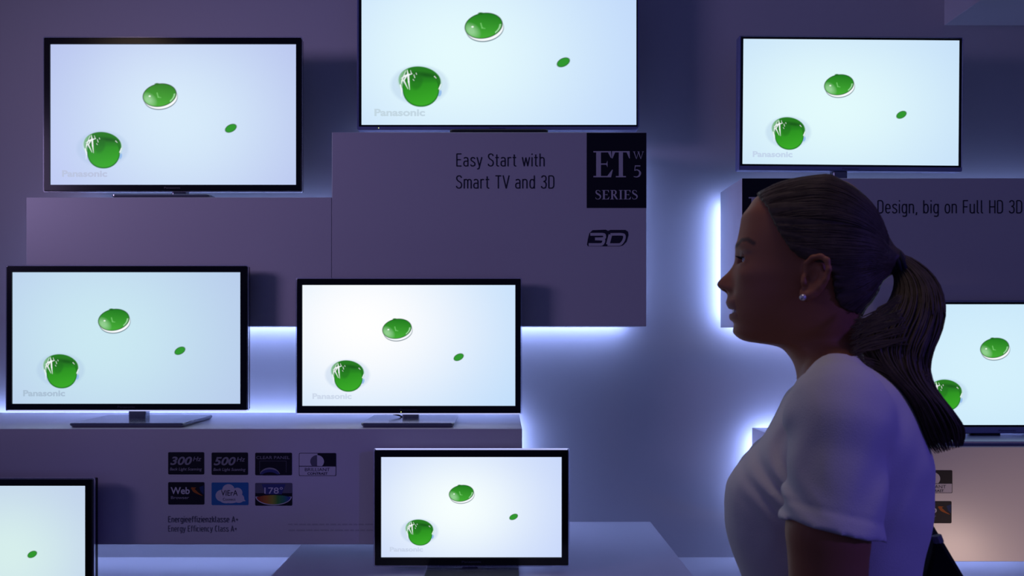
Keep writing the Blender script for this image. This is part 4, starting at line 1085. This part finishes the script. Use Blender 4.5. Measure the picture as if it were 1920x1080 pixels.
for a, b, c in (((1640, 588), (1655, 582), (1690, 560)), ((1606, 604), (1640, 590), (1680, 572)), ((1600, 618), (1640, 602), (1690, 588)), ((1598, 632), (1640, 614), (1695, 600)), ((1598, 648), (1640, 630), (1700, 615)), ((1597, 662), (1640, 648), (1700, 640)),
                ((1612, 672), (1660, 690), (1700, 715)), ((1640, 700), (1690, 722), (1740, 716)), ((1650, 690), (1700, 718), (1740, 700))):
    for h in range(16):
        jt = [(p[0] + random.uniform(-7, 5), p[1] + random.uniform(-8, 8)) for p in (a, b, c)]; r = random.uniform(.0005, .0012)
        mb.tube([loc(*crv(jt, q / 9), -.074) for q in range(10)], [r * (.2 + .8 * math.sin(math.pi * (.05 + .9 * q / 9))) for q in range(10)], HAIRC, 4)
pt = mb.build('ponytail', woman, smooth=True)
# tie
mb = MB()
for off, rr in ((0, .0145), (.005, .0155), (.010, .0150)):
    c = TIE + np.array([.002 + off, 0, -.002 + .45 * off * 0])
    ring = []
    for k in range(25):
        a = 2 * math.pi * k / 24
        ring.append((c[0] + rr * .35 * math.sin(a) * -1 * .9, c[1] + rr * math.cos(a), c[2] + rr * math.sin(a)))
    mb.tube(ring, .0038, mat('tie_elastic', (.008, .007, .014), .8), 8, caps=False)
mb.build('hair_tie', woman, smooth=True)

# --- T-shirt
M_SHIRT = mat('white_jersey', (.68, .65, .64), .9, spec=.15, bump=.25, bscale=900)
def shirt():
    xs = axis([(-.17, .20, .003)]); ys = axis([(-.27, .27, .004)]); zs = axis([(zof(1330), zof(640), .003)])
    S = Field(xs, ys, zs); A = Field(xs, ys, zs)
    S.apply(torso_fn(.0), (-1, -1, 0), (1, 1, 2))
    for sg in (1, -1):
        m = (lambda p: p) if sg == 1 else mir
        S.chain([m(loc(1570, 703, -.060)), m(loc(1572, 760, -.140))], [.034, .047], .035)
        A.chain([m(loc(1571, 765, -.143)), m(loc(1572, 775, -.152)), m(SLA), m(SLB), m(SLB + (SLB - SLA) * .3)], [.046, .049, .051, .0525, .054], .012)
        # sleeve hem plane, tilted towards the back
        a, b = m(loc(1464, 970, DA)), m(loc(1650, 1017, DA)); d = b - a; n = np.array([-d[2], 0, d[0]]); n /= np.linalg.norm(n)
        if n[2] > 0: n = -n
        ysg = np.sign(a[1])
        hem = lambda x, y, z: np.where(y * ysg > 0, (x - a[0]) * n[0] + (z - a[2]) * n[2] + .20 * (y * ysg - .195), -1.0)
        A.apply(hem, (-1, -.3, 0), (1, .3, 2), mode='and')
        def groove(x, y, z):
            q = (x - a[0]) * n[0] + (z - a[2]) * n[2] + .20 * (y * ysg - .195)
            return np.where(y * ysg > .10, .0015 * np.exp(-((q + .021) / .0026) ** 2), 0)
        A.apply(groove, (-1, -.3, zof(1080)), (1, .3, zof(850)), mode='disp')
    F1, F2 = S.F, A.F
    kk = (.004 + .020 * np.clip((S.zs - zof(900)) / (zof(800) - zof(900)), 0, 1))[None, None, :].astype(np.float32)
    h = np.clip(.5 + .5 * (F1 - F2) / kk, 0, 1); S.F = F1 * (1 - h) + F2 * h - kk * h * (1 - h)
    # creases running from the armpit and over the chest
    def creases(x, y, z):
        g = np.exp(-((x - loc(1455, 850, -.12)[0]) / .035) ** 2 - ((z - zof(860, -.12)) / .07) ** 2)
        h = np.exp(-((x - loc(1665, 880, -.12)[0]) / .030) ** 2 - ((z - zof(890, -.12)) / .06) ** 2)
        w = .0040 * np.sin(190 * (x * .9 + z * .35) + 4 * np.sin(z * 40)) * g + .0028 * np.sin(170 * (x * .8 - z * .45)) * h
        return w + .0008 * np.sin(x * 60 + z * 35 + y * 20) * np.sin(z * 50 - x * 22)
    S.apply(creases, (-1, -1, 0), (1, 1, 2), mode='disp')
    # neck hole: everything above the tilted neckline is cut away, the neck stays free
    a, b = loc(1493, 716, -.03), loc(1604, 668, -.03); d = b - a; n = np.array([-d[2], 0, d[0]]); n /= np.linalg.norm(n)
    if n[2] < 0: n = -n
    S.apply(lambda x, y, z: np.where(np.abs(y) < .085, (x - a[0]) * n[0] + (z - a[2]) * n[2] - .09 * np.clip(np.abs(y) - .03, 0, 1), -1.0), (-1, -1, zof(760)), (1, 1, 2), mode='and')
    S.apply(lambda x, y, z: zof(1325) - z + 0 * x + 0 * y, (-1, -1, 0), (1, 1, 2), mode='and')
    V, Q = S.mesh(); V = relax(V, Q, 2)
    return np_mesh('t_shirt', V, Q, M_SHIRT, woman)
shirt()

# --- trousers and shoes (below the frame)
def trousers():
    T = Field(axis([(-.16, .22, .007)]), axis([(-.24, .24, .007)]), axis([(.05, zof(1250), .007)]))
    T.apply(torso_fn(-.003), (-1, -1, zof(1470)), (1, 1, 2))
    for s in (-1, 1):
        T.chain([np.array([.035, .085 * s, zof(1430)]), np.array([.02, .09 * s, .47]), np.array([.045, .095 * s, .09])], [.090, .068, .060], .03)
    T.apply(lambda x, y, z: .07 - z + 0 * x + 0 * y, (-1, -1, 0), (1, 1, 2), mode='and'); T.apply(lambda x, y, z: z - zof(1262) + 0 * x + 0 * y, (-1, -1, 0), (1, 1, 2), mode='and')
    V, Q = T.mesh(); return np_mesh('trousers', relax(V, Q, 3), Q, mat('dark_denim', (.02, .025, .05), .9, var=.3, vscale=150), woman)
trousers()
M_SHOE = mat('shoe_leather', (.015, .013, .012), .45)
for s in (-1, 1):
    T = Field(axis([(-.20, .13, .005)]), axis([(-.06, .06, .005)]), axis([(-.01, .13, .005)]))
    T.chain([(.06, 0, .05), (.02, 0, .06), (-.07, .004, .036), (-.125, .008, .03)], [.044, .046, .040, .032], .02)
    T.apply(lambda x, y, z: .001 - z + 0 * x + 0 * y, (-1, -1, -1), (1, 1, 1), mode='and'); T.apply(lambda x, y, z: z - .105 + 0 * x + 0 * y, (-1, -1, -1), (1, 1, 1), mode='and')
    V, Q = T.mesh(); V = relax(V, Q, 2) + np.array([0, .098 * s, 0]); np_mesh('shoe', V, Q, M_SHOE, woman)

# --- black bag hanging behind her from the far shoulder
def bag():
    root = empty('shoulder_bag', (0, 0, 0)); root.matrix_world = WORLD
    tag(root, "black shoulder bag hanging behind the woman's back at the bottom right", 'bag')
    D0, D1 = .005, .165
    prof = [(1752, 990), (1804, 1076), (1830, 1120), (1846, 1200), (1850, 1390), (1838, 1412), (1775, 1412), (1768, 1390), (1772, 1330), (1750, 1240), (1732, 1160), (1736, 1085), (1748, 1040), (1752, 1005)]
    M = mat('black_nylon', (.004, .004, .005), .8, spec=.15, bump=.3, bscale=600); MBK = mat('bag_buckle', (.12, .13, .15), .4, metal=.4)
    mb = MB(); c2 = np.array([1800., 1220.]); rings = []
    for d, sc in ((D0, .93), (D0 + .008, .985), (D0 + .03, 1.0), (D1 - .03, 1.0), (D1 - .008, .985), (D1, .93)):
        base = [loc(*(c2 + (np.array(p) - c2) * sc), D0) for p in prof]
        rings.append([(b[0], d, b[2]) for b in base])
    mb.loops(rings, M, cap0=True, cap1=True); mb.build('bag_body', root)
    mb = MB(); p = [loc(1755, 1003, D0), loc(1760, 1016, D0)]
    mb.tube([(q[0], D0 - .002, q[2]) for q in p], .006, MBK, 8); mb.build('buckle', root)
    # strap: up the back, over the far shoulder, down the chest and round under the arm
    tf = torso_fn(.004); sa, sb_ = mir(loc(1570, 703, -.060)), mir(loc(1572, 760, -.140)); sd = sb_ - sa
    def solid(p):
        a = float(tf(np.array([p[0]]), np.array([p[1]]), np.array([p[2]]))[0])
        t = min(1, max(0, float((p - sa) @ sd / (sd @ sd)))); b = float(np.linalg.norm(p - sa - sd * t)) - (.034 + .013 * t) - .004
        h = min(1, max(0, .5 + .5 * (a - b) / .04)); return a * (1 - h) + b * h - .04 * h * (1 - h)
    def cast(o, d):
        for r in np.linspace(.01, .3, 300):
            p = o + np.array(d) * r
            if solid(p) > .004: return tuple(p)
    path = [(loc(1760, 1003, D0)[0], .10, zof(1003))]
    for py in (960, 900, 840, 790):
        z = zof(py); path.append(cast(np.array([float(pch(z, *BF) + pch(z, *BB)) / 2, .09, z]), (1, 0, 0)))
    co_ = np.array([loc(1571, 765)[0], .088, zof(765)])
    for a in (0, 25, 50, 75, 100, 125, 150): path.append(cast(co_ + np.array([0, .0003 * max(0, a - 70), 0]), (math.cos(math.radians(a)), 0, math.sin(math.radians(a)))))
    mb = MB(); vs, fs = [], []
    for q in path: vs += [(q[0], q[1] - .014, q[2]), (q[0], q[1] + .014, q[2]), (q[0] + .002, q[1] + .014, q[2] + .003), (q[0] + .002, q[1] - .014, q[2] + .003)]
    for i in range(len(path) - 1):
        for k in range(4): fs.append((4 * i + k, 4 * i + (k + 1) % 4, 4 * i + 4 + (k + 1) % 4, 4 * i + 4 + k))
    mb.add(vs, fs, M); mb.build('strap', root)
bag()

# ------------------------------------------------------------------ light
w = bpy.data.worlds.new('hall'); scene.world = w; w.use_nodes = True
bg = w.node_tree.nodes['Background']; bg.inputs[0].default_value = (.034, .038, .132, 1); bg.inputs[1].default_value = .78

def area(name, loc_, target, size, color, power, sizey=None, spread=180):
    l = bpy.data.lights.new(name, 'AREA'); l.energy = power; l.color = color; l.size = size
    if sizey: l.shape = 'RECTANGLE'; l.size_y = sizey
    l.spread = math.radians(spread)
    o = bpy.data.objects.new(name, l); o.location = loc_; o.rotation_euler = (Vector(target) - Vector(loc_)).to_track_quat('-Z', 'Y').to_euler(); return link(o)
def spot(name, loc_, target, color, power, angle, blend=.6, radius=.1):
    l = bpy.data.lights.new(name, 'SPOT'); l.energy = power; l.color = color; l.spot_size = math.radians(angle); l.spot_blend = blend; l.shadow_soft_size = radius
    o = bpy.data.objects.new(name, l); o.location = loc_; o.rotation_euler = (Vector(target) - Vector(loc_)).to_track_quat('-Z', 'Y').to_euler(); return link(o)
area('added_top_fill', (.2, .75, 3.7), (.46, .95, 1.0), .8, (1.0, .78, .66), .5, sizey=.5, spread=50)  # added overhead fill for the woman's hair and shoulders, not a known fitting
spot('hall_side_light', (-4.1, .3, 2.7), (-.1, 2.75, 2.0), (.66, .50, 1.0), 165, 56, 1.0, .6)
spot('added_warm_wall_fill', (-2.6, .6, 3.3), (-2.3, 2.9, 2.3), (1.0, .72, .50), 8, 75, 1.0, .3)  # added fill that warms the upper left wall, no known lamp
spot('violet_stage_light', (1.96, -.55, 2.1), (.55, .88, 1.12), (.16, .10, 1.0), 40, 32)
spot('warm_floor_light', (2.35, 1.15, .32), (1.86, 2.4, .70), (1.0, .70, .56), 28, 50, 1.0)

# ------------------------------------------------------------------ camera
cam = bpy.data.cameras.new('camera'); co = bpy.data.objects.new('camera', cam); link(co)
co.location = (0, 0, EYE); co.rotation_euler = (math.pi / 2, 0, 0)
cam.sensor_width = 36; cam.lens = 36 * FPX / 1920
cam.shift_x = (960 - PX0) / 1920; cam.shift_y = (PY0 - 540) / 1920
cam.clip_start = .02
cam.dof.use_dof = True; cam.dof.focus_distance = 2.6; cam.dof.aperture_fstop = 11
scene.camera = co
